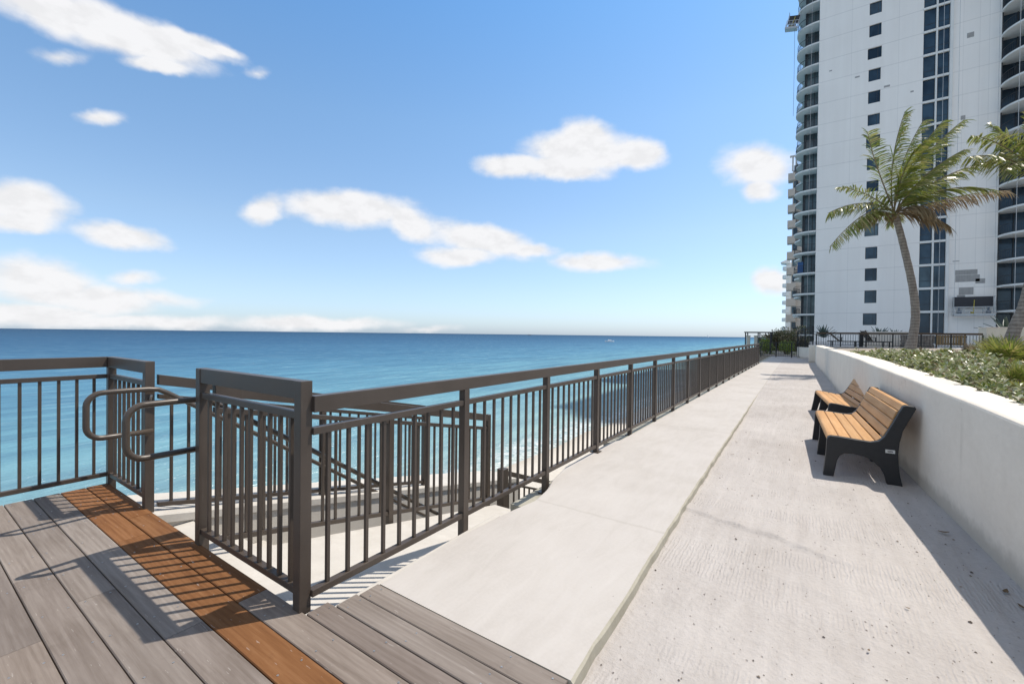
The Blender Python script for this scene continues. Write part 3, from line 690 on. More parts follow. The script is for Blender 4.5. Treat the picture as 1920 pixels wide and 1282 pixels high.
def frond(mb, p0, p1, p2, rnd, W=.55, wind=V((.66,.40,-.22)), n=64, mi=0, sag=.42):
    """rachis along a bezier with leaflets blown downwind"""
    mids = [bez(p0, p1, p2, i/12) for i in range(13)]
    mb.tube(mids, [.024*(1-.86*i/12)+.003 for i in range(13)], 5, 1)
    gust = rnd.uniform(.7,1.25)
    for k in range(n):
        t = .12 + .87*(k+rnd.random()*.4)/n
        c = bez(p0, p1, p2, t); d = (bez(p0, p1, p2, min(1, t+.02)) - bez(p0, p1, p2, t-.02)).normalized()
        side = d.cross(V((0,0,1))); side = side.normalized() if side.length > .05 else V((1,0,0)); up = side.cross(d).normalized()
        L = W*1.25*(math.sin(min(1, t*1.0+.16)*math.pi*.93)**.55*.85 + .16)*rnd.uniform(.85,1.12)
        for s in (-1, 1):
            if rnd.random() < .05: continue
            dd = (side*s*.62 + d*.85 + wind*gust*rnd.uniform(.7,1.2) + up*rnd.uniform(-.25,.18)).normalized()
            wv = d - dd*d.dot(dd); wv = (wv.normalized() if wv.length > .05 else up) + V((rnd.uniform(-1,1),rnd.uniform(-1,1),rnd.uniform(-1,1)))*.45
            wv = (wv - dd*wv.dot(dd)).normalized()*.018*rnd.uniform(.75,1.25)
            g = V((0,0,-1))*L*sag*rnd.uniform(.5,1.2); q = [c, c + dd*L*.33 + g*.09, c + dd*L*.68 + g*.42, c + dd*L*.97 + g]
            mb.add([q[0]-wv*.5, q[0]+wv*.5, q[1]+wv, q[2]+wv*.85, q[3], q[2]-wv*.85, q[1]-wv], [(0,1,2,6),(6,2,3,5),(5,3,4)], mi)

def build_palm(trunk, r0, r1, tips, label, seed, dry_tips=(), group=None, back=8):
    rnd = random.Random(seed); base = V(trunk[0]); t = thing('coconut_palm', label, 'palm tree', base, group)
    # smooth trunk through the given points
    pts = []; P = [V(p) for p in trunk]; P = [P[0]*2-P[1]] + P + [P[-1]*2-P[-2]]
    for i in range(1, len(P)-2):
        for k in range(9):
            u = k/9; a, b, c, d = P[i-1:i+3]
            pts.append(.5*((2*b) + (c-a)*u + (2*a-5*b+4*c-d)*u*u + (3*b-a-3*c+d)*u**3))
    pts.append(P[-2]); n = len(pts)
    rr = [lerp(r0, r1, (i/(n-1))**.7)*(1+.035*math.sin(i*2.3))*(1.0 + .45*max(0, 1-i/4.0)) for i in range(n)]
    pts[0] = pts[0] - V((0,0,.15)); mb = MB(); mb.tube(pts, rr, 16); mb.build('trunk', M['bark'], t, smooth=True)
    C0 = V(trunk[-1]); cr = MB()
    for i, (tip, lift, W) in enumerate(tips):
        tip = V(tip); dv = tip - C0
        p1 = C0 + dv*.42 + V((0,0,lift)) - V((.28,.19,0))*max(0, dv.z*.4); frond(cr, C0 + V((rnd.uniform(-.06,.06),rnd.uniform(-.06,.06),rnd.uniform(-.05,.1))), p1, tip, rnd, W)
    for i in range(back):
        a = rnd.uniform(0, 6.283); L = rnd.uniform(1.5,2.5); e = rnd.uniform(-.1,1.2)
        tip = C0 + V((math.cos(a)*L*math.cos(e)+.5, math.sin(a)*L*math.cos(e), math.sin(e)*L-.2)); frond(cr, C0, C0+(tip-C0)*.5+V((0,0,rnd.uniform(.4,.9))), tip, rnd, .5)
    cr.build('crown', [M['frond'], M['wood_mid']], t)
    if dry_tips:
        dm = MB()
        for tip, lift in dry_tips:
            tip = V(tip); frond(dm, C0 - V((0,0,.08)), C0 + (tip-C0)*.5 + V((0,0,lift)), tip, rnd, .5, V((.3,.1,-.55)), 60, 0, .5)
        for k in range(26):   # fibre and old leaf bases around the bud
            a = rnd.uniform(0, 6.283); d = V((math.cos(a)*.8, math.sin(a)*.8, rnd.uniform(-.6,.7))).normalized()
            blade(dm, C0 + V((0,0,-.1)), d, V((0,0,1)), rnd.uniform(.25,.55), .035, .35)
        dm.build('dry_fronds', [M['dead'], M['wood_mid']], t)
    nut = MB()
    for k in range(5):
        a = k*1.3; c = C0 + V((.13*math.cos(a)-.1, .13*math.sin(a), -.16-.03*(k % 2))); r = .075
        rings = [[c + V((r*math.sin(u)*math.cos(w), r*math.sin(u)*math.sin(w), r*1.15*math.cos(u))) for w in [2*math.pi*j/8 for j in range(8)]] for u in [.05+3.04*i/6 for i in range(7)]]
        nut.loft(rings, close=True)
    nut.build('coconuts', M['wood_mid'], t, smooth=True)
    return t
p1tips = [((.68,19.5,4.62),1.05,.5),((.63,20.2,6.02),.75,.5),((.95,20.9,7.15),.5,.42),((1.69,19.6,8.6),.55,.6),((2.82,20.6,9.42),.3,.62),((3.47,21.6,9.35),.25,.62),((4.61,21.9,9.2),.55,.62),((4.75,23.2,8.3),.5,.6),
          ((4.47,21.2,7.9),.5,.55),((5.78,22.3,7.72),.75,.6),((3.2,19.6,7.9),.8,.55),((3.7,20.0,8.6),.5,.6)]
build_palm([(3.19,21.48,.78),(3.35,21.6,2.02),(3.26,21.55,3.2),(2.95,21.36,4.77),(2.67,21.18,5.95)], .15, .10, p1tips,
           'tall coconut palm with a curved trunk and windblown crown in the middle of the planter', 5, [((5.96,22.6,6.62),.35),((4.25,21.6,5.3),.55),((1.5,20.6,5.6),.5),((3.6,20.4,5.6),.6)], 'coconut palms in the planter', 3)
p2tips = [((3.75,17.6,6.55),.55,.5),((3.95,18.2,7.35),.6,.5),((4.45,17.4,5.95),.7,.45),((5.0,17.6,8.0),.4,.6),((4.6,19.2,7.9),.4,.55),((5.9,18.4,8.1),.4,.6),((6.9,18.8,7.5),.6,.6),((7.3,19.5,6.3),.8,.6),((6.9,18.2,5.2),.9,.5),((5.9,17.2,5.0),.9,.5),((5.6,20.2,7.6),.4,.5)]
build_palm([(4.78,18.35,.78),(5.03,18.51,1.75),(5.26,18.66,2.52),(5.5,18.78,4.22),(5.48,18.72,6.0)], .165, .105, p2tips,
           'leaning coconut palm cut off by the right edge of the photo', 9, [((5.3,18.0,4.3),.25),((5.6,18.3,4.2),.2)], 'coconut palms in the planter', 2)

def build_agave(loc, label, size=1.0, seed=1, n=20):
    rnd = random.Random(seed); t = thing('agave_plant', label, 'agave', loc, 'agaves behind the black fence'); mb = MB()
    for i in range(n):
        a = i*2.4 + rnd.uniform(-.2,.2); el = lerp(.25, 1.35, i/n) + rnd.uniform(-.1,.1); L = size*rnd.uniform(.75,1.05)
        d = V((math.cos(a)*math.cos(el), math.sin(a)*math.cos(el), math.sin(el))); l = d.cross(V((0,0,1))).normalized(); u = l.cross(d)
        rings = []
        for q, w in ((0,.05),(.3,.075),(.65,.055),(1,.004)):
            c = d*L*q - V((0,0,1))*.12*L*q*q
            rings.append([c - l*w*size + u*.02*size, c - u*.02*size*(1-q), c + l*w*size + u*.02*size, c + u*.012*size])
        mb.loft(rings, close=True)
    mb.build('rosette', M['agave'], t, world=False); return t
build_agave((.95,33.6,1.35), 'spiky agave at the left end of the fence near the gate', .95, 2)
build_agave((3.75,34.6,1.35), 'left spiky agave of the two in the raised bed behind the fence', .9, 3, 24)
build_agave((4.5,34.9,1.30), 'right spiky agave of the two in the raised bed behind the fence', .85, 4, 24)
build_agave((9.3,35.5,1.7), 'large pale agave above the cream wall at the right', 1.4, 5, 22)

def build_bush(loc, size, label, mat, seed, cat='bush', n=1500, name='bush', group=None, leaf=.08):
    rnd = random.Random(seed); t = thing(name, label, cat, loc, group); mb = MB(); sx, sy, sz = size; st = MB()
    lobes = [(V((rnd.uniform(-.6,.6)*sx, rnd.uniform(-.6,.6)*sy, rnd.uniform(.25,.7)*sz)), rnd.uniform(.3,.5)) for _ in range(9)]
    for c, r in lobes: st.tube([(c.x*.2,c.y*.2,0), c*.6, c], [.03,.02,.008], 5)
    for _ in range(n):
        c, r = rnd.choice(lobes); d = V((rnd.gauss(0,1),rnd.gauss(0,1),rnd.gauss(0,1))).normalized(); q = c + V((d.x*sx*r, d.y*sy*r, d.z*sz*r))*rnd.uniform(.5,1.08)
        if q.z < 0: continue
        dd = (d + V((rnd.uniform(-1,1),rnd.uniform(-1,1),rnd.uniform(-1,1)))*.9).normalized(); l = dd.cross(V((rnd.uniform(-1,1),rnd.uniform(-1,1),1))).normalized(); L = leaf*rnd.uniform(.7,1.4)
        mb.add([q, q+dd*L*.5+l*L*.4, q+dd*L, q+dd*L*.5-l*L*.4], [(0,1,2,3)])
    mb.build('foliage', mat, t, world=False); st.build('stems', M['stem'], t, world=False); return t
build_bush((-2.55,41.0,-.05), (.75,.8,1.25), 'bright lime green shrub behind the gate', M['lime'], 21, n=1500)
build_bush((-1.3,41.5,-.05), (.7,.8,1.0), 'yellow-green shrub right of the dark post behind the gate', M['lime'], 22, n=1200)
build_bush((-3.3,37.5,-.35), (.9,.8,.75), 'low dark shrub spilling over the end of the walkway railing', M['bush'], 23, n=900)
for i, (x, y, s, h) in enumerate(((-3.2,52,1.5,2.2),(-1.9,53,1.4,2.7),(-.8,51,1.3,3.0),(-2.6,60,1.8,2.9))):
    build_bush((x,y,-.1), (s,s,h*.78), ['low brownish sea grape bush nearest the sea behind the pergola','brownish sea grape bush second from the sea behind the gate','tallest sea grape bush against the beige tower base','far sea grape bush rising behind the others'][i], M['bush'], 30+i, n=2400, group='sea grape bushes behind the gate', leaf=.15)

# ------------------------------------------------------------------ fences and things beyond the planter
def bar_fence(name, label, a, b, z0, h, spacing=.11, post_every=1.25, mat='black', top=.045, topmat=None, slope_=0.0, group=None):
    a, b = V((*a,z0)), V((*b,z0)); d = b-a; L = d.length; d.normalize(); t = thing(name, label, 'fence', a, group)
    S = V((0,0,slope_))
    mb = MB(); mb.bar(a+V((0,0,h)), b+V((0,0,h))+S, .05, top); mb.build('top_rail', M[topmat or mat], t)
    mb = MB(); mb.bar(a+V((0,0,.1)), b+V((0,0,.1)), .03, .03); mb.build('bottom_rail', M[mat], t)
    n = int(L/spacing); cnt = 0; rest = MB()
    me = None
    for k in range(1, n):
        s = k/n; hh = h - .14 - top/2 + slope_*s; p = a + d*L*s + V((0,0,.116))
        if slope_ or cnt >= 100: rest.box(p.x-.009,p.y-.009,p.z,p.x+.009,p.y+.009,p.z+hh)
        else:
            if me is None: q = MB(); q.box(-.009,-.009,0,.009,.009,hh); me = q.mesh('picket', M[mat])
            link('picket', me, t, p-a); cnt += 1
    if rest.v: rest.build('pickets' if slope_ else 'far_pickets', M[mat], t)['kind'] = 'stuff'
    m = max(1, round(L/post_every))
    for k in range(m+1):
        s = k/m; p = a + d*L*s; q = MB(); q.box(p.x-.03,p.y-.03,z0,p.x+.03,p.y+.03,z0+h-top/2-.001+slope_*s); q.build('post', M[mat], t)
    return t
bar_fence('terrace_fence', 'low black picket fence with brown top rail behind the planter', (.55,32.0), (7.55,32.0), .83, .78, .115, 1.15, top=.10, topmat='wood_dark')
bar_fence('gate_fence', 'black picket gate and fence closing the end of the walkway', (-2.5,34.0), (.15,34.0), -.02, 1.0, .10, .9)
bar_fence('side_fence', 'taller black picket fence with sloping top rail beside the gate', (-.42,34.3), (.40,33.2), .72, 1.02, .075, .82, slope_=.33)
w_ = thing('gate_wall', 'small white wall under the sloping fence beside the gate', 'wall', (0,33.8,0)); mb = MB(); mb.prism([(-.44,34.2),(.40,33.1),(.40,33.35),(-.44,34.45)], (0,0,-.1), (1,0,0), (0,1,0), (0,0,.81)); mb.build('wall_body', M['stucco'], w_, bevel=.01)
def build_back_things():
    t = thing('cream_wall', 'cream rendered wall block at the right end of the fence', 'wall', (8.6,32.2,.8))
    mb = MB(); mb.box(7.66,31.9,.6,13.5,33.2,1.93); mb.build('wall_body', M['cream'], t, bevel=.02)
    mb = MB(); mb.box(7.64,31.88,1.932,13.5,33.22,1.97); mb.build('coping', M['stucco'], t, bevel=.008)
    t = thing('bed_wall', 'white raised bed wall behind the fence', 'wall', (4,34.4,.8))
    mb = MB(); mb.box(2.95,34.1,.8,4.95,35.4,1.66); mb.build('wall_body', M['stucco'], t, bevel=.01); mb = MB(); mb.box(2.9,34.05,1.662,5.0,35.45,1.75); mb.build('coping', M['stucco'], t, bevel=.01)
    t = thing('stone_wall', 'dark stacked stone wall behind the middle palm trunk', 'wall', (5.3,33.4,.8))
    mb = MB(); rnd = random.Random(4); z = .816
    for r_ in range(7):
        x = 4.55 + rnd.uniform(0,.1)
        while x < 5.95:
            w = rnd.uniform(.18,.4); mb.box(x, 33.3+rnd.uniform(0,.05), z, min(x+w,6.0)-.012, 33.6, z+.098); x += w
        z += .106
    mb.build('stones', M['stone'], t, bevel=.012)
    t = thing('slat_screen', 'tan timber slat screen behind the black fence', 'screen', (6.4,33.2,.8))
    mb = MB(); x = 6.05
    while x < 7.2: mb.box(x, 33.2, 1.0, x+.085, 33.23, 1.56); x += .105
    mb.build('slats', M['wood_mid'], t); mb = MB(); mb.box(6.0,33.235,1.05,7.25,33.27,1.12); mb.box(6.0,33.235,1.44,7.25,33.27,1.51); mb.box(6.02,33.235,.82,6.08,33.29,1.58); mb.box(7.15,33.235,.82,7.21,33.29,1.58); mb.build('frame', M['wood_dark'], t)
    def chair(loc, rz, label, tilt):
        t = thing('lounge_chair', label, 'lounge chair', loc, 'lounge chairs on the terrace', rz)
        for s in (-1, 1):
            mb = MB(); mb.bar((-.75,s*.31,.32),(.75,s*.31,.32),.05,.05); mb.build('side_rail', M['black'], t, world=False)
            for x in (-.6,.55): mb = MB(); mb.bar((x,s*.31,0),(x,s*.31,.295),.05,.05); mb.build('leg', M['black'], t, world=False)
            mb = MB(); mb.bar((.05,s*.35,.56),(.5,s*.35,.56),.05,.03); mb.bar((.1,s*.35,.346),(.1,s*.35,.544),.04,.04); mb.build('arm', M['black'], t, world=False)
        mb = MB()
        for k in range(9): mb.box(-.74+k*.1,-.284,.325,-.66+k*.1,.284,.345)
        mb.build('seat', M['wood_dark'], t, world=False); mb = MB()
        for k in range(7): q = k*.1+.05; mb.bar((.2+q*math.cos(tilt),-.284,.36+q*math.sin(tilt)),(.2+q*math.cos(tilt),.284,.36+q*math.sin(tilt)),.02,.08)
        for s in (-1,1): mb.bar((.2,s*.28,.35),(.2+.75*math.cos(tilt),s*.28,.35+.75*math.sin(tilt)),.03,.03)
        mb.build('backrest', M['wood_dark'], t, world=False)
    chair((3.35,33.0,.815), R(200), 'dark reclining lounge chair right of the thick post on the terrace', R(58))
    chair((1.9,33.2,.815), R(170), 'dark lounge chair near the left end of the terrace fence', R(45))
    t = thing('timber_post', 'thick dark square timber post on the terrace behind the fence', 'post', (2.72,32.7,.8)); mb = MB(); mb.box(2.63,32.6,.816,2.81,32.78,1.62); mb.build('shaft', M['black'], t, bevel=.01); mb = MB(); mb.box(2.60,32.57,1.621,2.84,32.81,1.68); mb.build('cap', M['black'], t, bevel=.01)
    # pergola frame and cream pillars behind the gate
    t = thing('pergola_frame', 'black metal pergola frame beyond the end of the walkway', 'pergola', (-3.2,40,0))
    for x in (-4.05,-3.15,-2.3):
        for y in (40,41.6): mb = MB(); mb.box(x-.04,y-.04,-.02,x+.04,y+.04,1.67); mb.build('post', M['black'], t)
    for y in (40,41.6): mb = MB(); mb.box(-4.15,y-.04,1.671,-2.2,y+.04,1.76); mb.build('beam', M['black'], t)
    for x in (-4.05,-3.15,-2.3): mb = MB(); mb.box(x-.03,40.041,1.68,x+.03,41.559,1.74); mb.build('beam', M['black'], t)
    for x, lab in ((-3.92,'cream pillar nearest the sea under the black pergola'),(-3.36,'cream pillar nearest the lime shrub under the black pergola')):
        t = thing('pillar', lab, 'pillar', (x,40.8,0), 'cream pillars under the pergola'); mb = MB(); mb.box(x-.13,40.67,-.02,x+.13,40.93,1.38); mb.build('shaft', M['cream'], t, bevel=.01); mb = MB(); mb.box(x-.16,40.64,1.381,x+.16,40.96,1.46); mb.build('cap', M['cream'], t, bevel=.01)
build_back_things()

# ------------------------------------------------------------------ tower
FH = 2.915; Z0 = 4.72
def holes_wall(mb, x0, x1, z0, z1, y, holes, rec, mi=0):
    xs = sorted({x0, x1} | {h[0] for h in holes} | {h[1] for h in holes}); zs = sorted({z0, z1} | {h[2] for h in holes} | {h[3] for h in holes})
    for xa, xb in zip(xs, xs[1:]):
        run = None
        for za, zb in zip(zs, zs[1:]):
            mx, mz = (xa+xb)/2, (za+zb)/2
            if any(h[0] < mx < h[1] and h[2] < mz < h[3] for h in holes): continue
            mb.add([(xa,y,za),(xb,y,za),(xb,y,zb),(xa,y,zb)], [(0,1,2,3)], mi)
    for a, b, c, d in holes:
        mb.add([(a,y,c),(b,y,c),(b,y,d),(a,y,d),(a,y+rec,c),(b,y+rec,c),(b,y+rec,d),(a,y+rec,d)], [(0,1,5,4),(1,2,6,5),(2,3,7,6),(3,0,4,7)], mi)

def build_tower():
    t = thing('apartment_tower', 'tall white apartment tower with curved balconies at both edges', 'tower', (10,74,-2.5))
    LO, HI = -2, 18; top1 = Z0 + HI*FH; Y = 74.0
    holes = []; singles = []; doubles = []
    for k in range(LO, HI):
        z = Z0 + k*FH
        sx = (6.42,7.66) if k % 4 else (6.30,7.72)
        h = (sx[0], sx[1], z-1.62 + (.1 if k > 3 else 0), z+.05 - (.12 if k % 3 == 0 else 0)); holes.append(h); singles.append(h)
        for a, b in ((11.74,12.88),(13.06,14.12)):
            h = (a, b, z+.16, z+FH-.12); holes.append(h); doubles.append(h)
    mb = MB(); holes_wall(mb, 1.02, 18.5, Z0+LO*FH-1.8, top1, Y, holes, .22)
    mb.box(1.02, Y+.6, Z0+LO*FH-1.8, 18.5, 96, top1)
    mb.add([(1.02,Y,top1),(18.5,Y,top1),(18.5,Y+.6,top1),(1.02,Y+.6,top1)], [(0,1,2,3)]); mb.add([(1.02,Y,Z0+LO*FH-1.8),(1.02,Y+.6,Z0+LO*FH-1.8),(1.02,Y+.6,top1),(1.02,Y,top1)], [(0,1,2,3)])
    me = mb.mesh('facade', M['tower'], (0,0,0)); f = link('facade', me, t, -V(t.location))
    # pilasters beside the tall window strip, tied in with the spandrels
    mb = MB(); mb.box(14.14, Y-.14, Z0+LO*FH-1.8, 14.42, Y-.003, top1); mb.box(12.9, Y-.05, Z0+LO*FH-1.8, 13.04, Y-.003, top1); mb.build('pilasters', M['tslab'], t)
    for k in range(LO, HI+1):
        z = Z0 + k*FH
        if k > LO-1: mb = MB(); mb.box(11.72,Y-.07,z-.12,12.895,Y-.003,z+.14); mb.box(13.045,Y-.07,z-.12,14.135,Y-.003,z+.14); mb.build('spandrel', M['tslab'], t)
    L = -V(t.location)
    cache = {}
    def window(h, kind):
        w, hh = h[1]-h[0], h[3]-h[2]; key = (round(w,2), round(hh,2), kind)
        if key not in cache:
            m = MB(); f_ = .055
            m.box(0,-.05,0,w,0,f_); m.box(0,-.05,hh-f_,w,0,hh); m.box(0,-.05,f_,f_,0,hh-f_); m.box(w-f_,-.05,f_,w,0,hh-f_)
            if kind == 's': m.box(w*.74-.02,-.04,f_,w*.74+.02,0,hh-f_)
            else: m.box(f_,-.04,hh*.30,w-f_,0,hh*.30+.05)
            m2 = MB(); m2.box(f_+.001,-.02,f_+.001,w-f_-.001,-.012,hh-f_-.001)
            cache[key] = (m.mesh('window', M['tint']), m2.mesh('pane', M['glass']))
        a, b = cache[key]; o = link('window', a, t, V((h[0], Y+.2, h[2])) + L); link('pane', b, o)
    for h in singles: window(h, 's')
    for h in doubles: window(h, 'd')
    # seaward balconies (left)
    def smooth_out(ctrl, n=5):
        P = [V((*p,0)) for p in ctrl]; P = [P[0]*2-P[1]] + P + [P[-1]*2-P[-2]]; out = []
        for i in range(1, len(P)-2):
            for k in range(n):
                u = k/n; a, b, c, d = P[i-1:i+3]; out.append(.5*((2*b)+(c-a)*u+(2*a-5*b+4*c-d)*u*u+(3*b-a-3*c+d)*u**3))
        return [(p.x, p.y) for p in out + [P[-2]]]
    left = smooth_out([(1.0,74.02),(.35,74.05),(-.5,74.3),(-1.2,74.85),(-1.55,75.6),(-1.62,76.6),(-1.45,77.6),(-1.05,78.5),(-.85,79.3),(-1.05,80.1),(-1.5,81.2),(-1.62,82.4),(-1.4,83.6),(-.9,84.6)])
    right = smooth_out([(18.46,74.0),(18.42,73.3),(18.7,72.3),(19.4,71.3),(20.6,70.5),(22.4,70.1),(26,69.9),(30,70.2),(33,71.2)])
    def balcony_meshes(line, inner, tag_):
        m = MB(); m.prism(line + inner, (0,0,-.2), (1,0,0), (0,1,0), (0,0,.2)); slab = m.mesh('balcony', M['tslab'])
        r = MB(); pts = [V((x,y,0)) for x, y in line]
        ins = []
        for i, p in enumerate(pts):
            d = (pts[min(i+1,len(pts)-1)] - pts[max(i-1,0)]).normalized(); nn = V((-d.y, d.x, 0)); c = V((sum(x for x,_ in inner)/len(inner), sum(y for _,y in inner)/len(inner), 0))
            if nn.dot(c-p) < 0: nn = -nn
            ins.append(p + nn*.09)
        for z, w in ((1.05,.05),(.10,.035)):
            for a, b in zip(ins, ins[1:]): r.bar(a+V((0,0,z)), b+V((0,0,z)), .04, w)
        acc = 0
        for a, b in zip(ins, ins[1:]):
            n_ = max(1, int((b-a).length/.12))
            for k in range(n_): p = a.lerp(b, k/n_); r.box(p.x-.008,p.y-.008,.1,p.x+.008,p.y+.008,1.03)
        return slab, r.mesh('railing', M['tint'])
    ls, lr = balcony_meshes(left, [(-.85,85.2),(1.0,85.2)], 'l'); rs, rr = balcony_meshes(right, [(33,75),(18.46,75)], 'r')
    for k in range(LO, HI+1): o = link('balcony', ls, t, V((0,0,Z0+k*FH)) + L); link('railing', lr, o)
    WT = 33
    for k in range(LO, WT): o = link('balcony', rs, t, V((0,0,Z0+k*FH)) + L); link('railing', rr, o)
    # recessed glazing behind the balconies
    mb = MB(); zb = Z0+LO*FH-1.8; mb.box(-.35,76.2,zb,1.0,76.4,top1); mb.box(-.36,76.41,zb,-.2,96,top1); mb.build('balcony_glazing', M['glass'], t)
    mb = MB()
    for x in (-.37,.08,.55): mb.box(x,76.1,zb,x+.07,76.199,top1)
    mb.box(-.62,76.0,zb,-.38,76.5,top1); mb.box(-.62,79.0,zb,-.38,79.6,top1); mb.box(-.62,85.3,zb,-.38,85.9,top1); mb.build('mullions', M['tint'], t)
    # right-hand wing rises higher
    zt = Z0 + WT*FH; mb = MB(); mb.box(18.62,74.8,zb,33,75.0,zt); mb.build('wing_glazing', M['glass'], t)
    mb = MB()
    for k in range(12): x = 18.64+k*1.25; mb.box(x,74.7,zb,x+.1,74.799,zt)
    mb.box(18.505,73.98,zb,18.615,75.6,zt); mb.build('wing_mullions', M['tint'], t)
    mb = MB(); mb.box(18.502,75.62,zb,34,97,zt+3); mb.build('wing_body', M['tower'], t)
    # repairs on the blank wall, left unpainted
    mb = MB()
    for a, b, c, d in ((15.0,16.9,9.15,9.75),(15.02,17.1,8.3,9.12),(16.75,17.55,8.05,8.62),(15.35,16.6,6.75,7.62),(15.2,15.9,6.45,6.72),(14.75,15.35,10.8,10.9)):
        mb = MB(); mb.box(a,Y-.012,c,b,Y-.001,d); mb.build('mortar_patch', M['patch'], t)
    for a, b, c, d in ((15.6,16.2,37.6,38.2),(15.2,15.6,27.9,28.4),(5.0,5.5,36.2,36.4),(2.2,2.5,38.0,38.15),(8.0,8.6,34.0,34.25),(10.6,10.9,32.6,32.8)): mb = MB(); mb.box(a,Y-.012,c,b,Y-.001,d); mb.build('mortar_patch', M['patch'], t)
    # rooftop edge
    mb = MB(); mb.box(.9,Y-.1,top1+.001,18.5,96.1,top1+.9); mb.build('parapet', M['tslab'], t)
    # banner-blue cover on one balcony
    mb = MB(); mb.box(-1.1,75.2,Z0+2*FH+.02,-.4,75.6,Z0+2*FH+1.7); mb.build('covered_furniture', M['blue'], t, bevel=.1)
build_tower()

def build_stage(loc, size, label, seed, tilt=0):
    w, d, h = size; t = thing('swing_stage', label, 'suspended platform', loc, 'suspended work platforms on the tower'); t.rotation_euler = (0, tilt, 0)
    mb = MB(); mb.box(0,-d,0,w,0,.08); mb.build('floor', M['alu'], t, world=False)
    mb = MB()
    for z in (.5,1.05): mb.bar((0,-d,z),(w,-d,z),.05,.05); mb.bar((0,0,z),(w,0,z),.05,.05)
    k = 0
    while k <= 4: x = w*k/4; mb.bar((x,-d,.08),(x,-d,1.05),.045,.045); mb.bar((x,0,.08),(x,0,1.05),.045,.045); k += 1
    for x in (.04,w-.04): mb.bar((x,-d/2,.08),(x,-d/2,h),.07,.07); mb.bar((x,-d,h*.98),(x,0,h*.98),.05,.05)
    mb.build('guard_rails', M['alu'], t, world=False)
    mb = MB(); mb.box(.03,-.04,1.1,w-.03,-.025,h); mb.build('guard_mesh', M['net'], t, world=False); mb = MB(); mb.box(.03,-d+.02,.09,w-.03,-d+.035,.26); mb.build('toe_board', M['alu'], t, world=False)
    for x in (.3,w-.7): mb = MB(); mb.box(x,-d*.75,.1,x+.4,-d*.35,.65); mb.tube([(x+.2,-d*.55,.651),(x+.2,-d*.55,1.0)],.1,10); mb.build('hoist', M['boatg'], t, bevel=.03, world=False)
    mb = MB(); mb.tube([(w*.47,-d*.6,.09),(w*.47,-d*.6,.5)],[.16,.19],12); mb.build('bucket', M['yellow'], t, smooth=False, world=False)
    mb = MB(); mb.bar((w*.5,-d*.5,.09),(w*.53,-d*.3,1.9),.06,.06); mb.build('pole', M['yellow'], t, world=False)
build_stage((14.72,73.6,4.15), (3.45,.85,2.3), 'suspended work platform low on the blank wall beside the right balconies', 1)
build_stage((-3.1,74.4,45.6), (1.5,.9,2.2), 'suspended work platform high at the left balconies against the sky', 2, R(14))
ropes = []
for x, y, z0, z1, lab, m in ((-1.9,73.9,33,46,'thin dark rope hanging from the high work platform','ropedark'),(.12,73.7,-1,57,'pale rope down the left balconies','ropem'),(14.80,73.2,6.4,57,'left pale hoist rope of the low work platform','ropem'),(18.1,73.2,6.4,57,'right pale hoist rope of the low work platform','ropem'),(13.5,73.6,-1,57,'pale rope across the double window column','ropem'),(18.75,69.6,-1,95,'pale rope in front of the right balconies','ropem')):
    mb = MB(); mb.tube([(x,y,z0),(x+.02,y,(z0+z1)/2),(x,y,z1)], .022, 6); o = mb.build('rope', M[m]); tag(o, lab, 'rope', 'ropes hanging on the tower')

def build_far_towers():
    t = thing('beige_tower', 'narrow beige apartment tower with boxy balconies seen behind the white tower', 'tower', (0,112,-2.8))
    mb = MB(); mb.box(-2.7,110.5,-2.8,9,128,37); mb.build('wall', M['beige'], t)
    m = MB(); m.box(-3.55,110.0,0,-1.8,112.2,1.5); me = m.mesh('balcony', M['beige'])
    L = -V(t.location)
    for k in range(11): link('balcony', me, t, V((0,0,1.4+k*3.35)) + L)
    for k in range(11): mb = MB(); mb.box(-2.5,110.42,3.2+k*3.35,-1.75,110.499,4.55+k*3.35); mb.build('window', M['glass'], t)
    mb = MB(); mb.box(-2.9,110.6,37.001,-2.6,110.9,40); mb.box(-2.3,110.6,37.001,-2.0,110.9,39.4); mb.box(-3.3,110.5,40.001,-1.6,111,40.3); mb.build('roof_hoist', M['alu'], t)
    t = thing('far_tower', 'distant white tower with rounded balconies at the edge of the sky', 'tower', (-3,172,-2.8))
    mb = MB(); mb.box(-5.6,170.5,-2.8,8,188,26.2); mb.build('wall', M['tslab'], t)
    m = MB(); line = [(-4.6,169.7),(-5.6,169.8),(-6.3,170.3),(-6.65,171.2),(-6.6,172.4),(-6.1,173.4),(-5.6,174)]
    m.prism(line, (0,0,0), (1,0,0), (0,1,0), (0,0,1.15)); me = m.mesh('balcony', M['tslab']); L = -V(t.location)
    for k in range(9): link('balcony', me, t, V((0,0,1.0+k*2.85)) + L)
    mb = MB(); mb.prism([(-7.2,0),(-4.5,-.6),(-4.5,1.2)], (0,169.6,26.3), (1,0,0), (0,0,1), (0,6,0)); mb.build('roof_fin', M['tslab'], t)
build_far_towers()

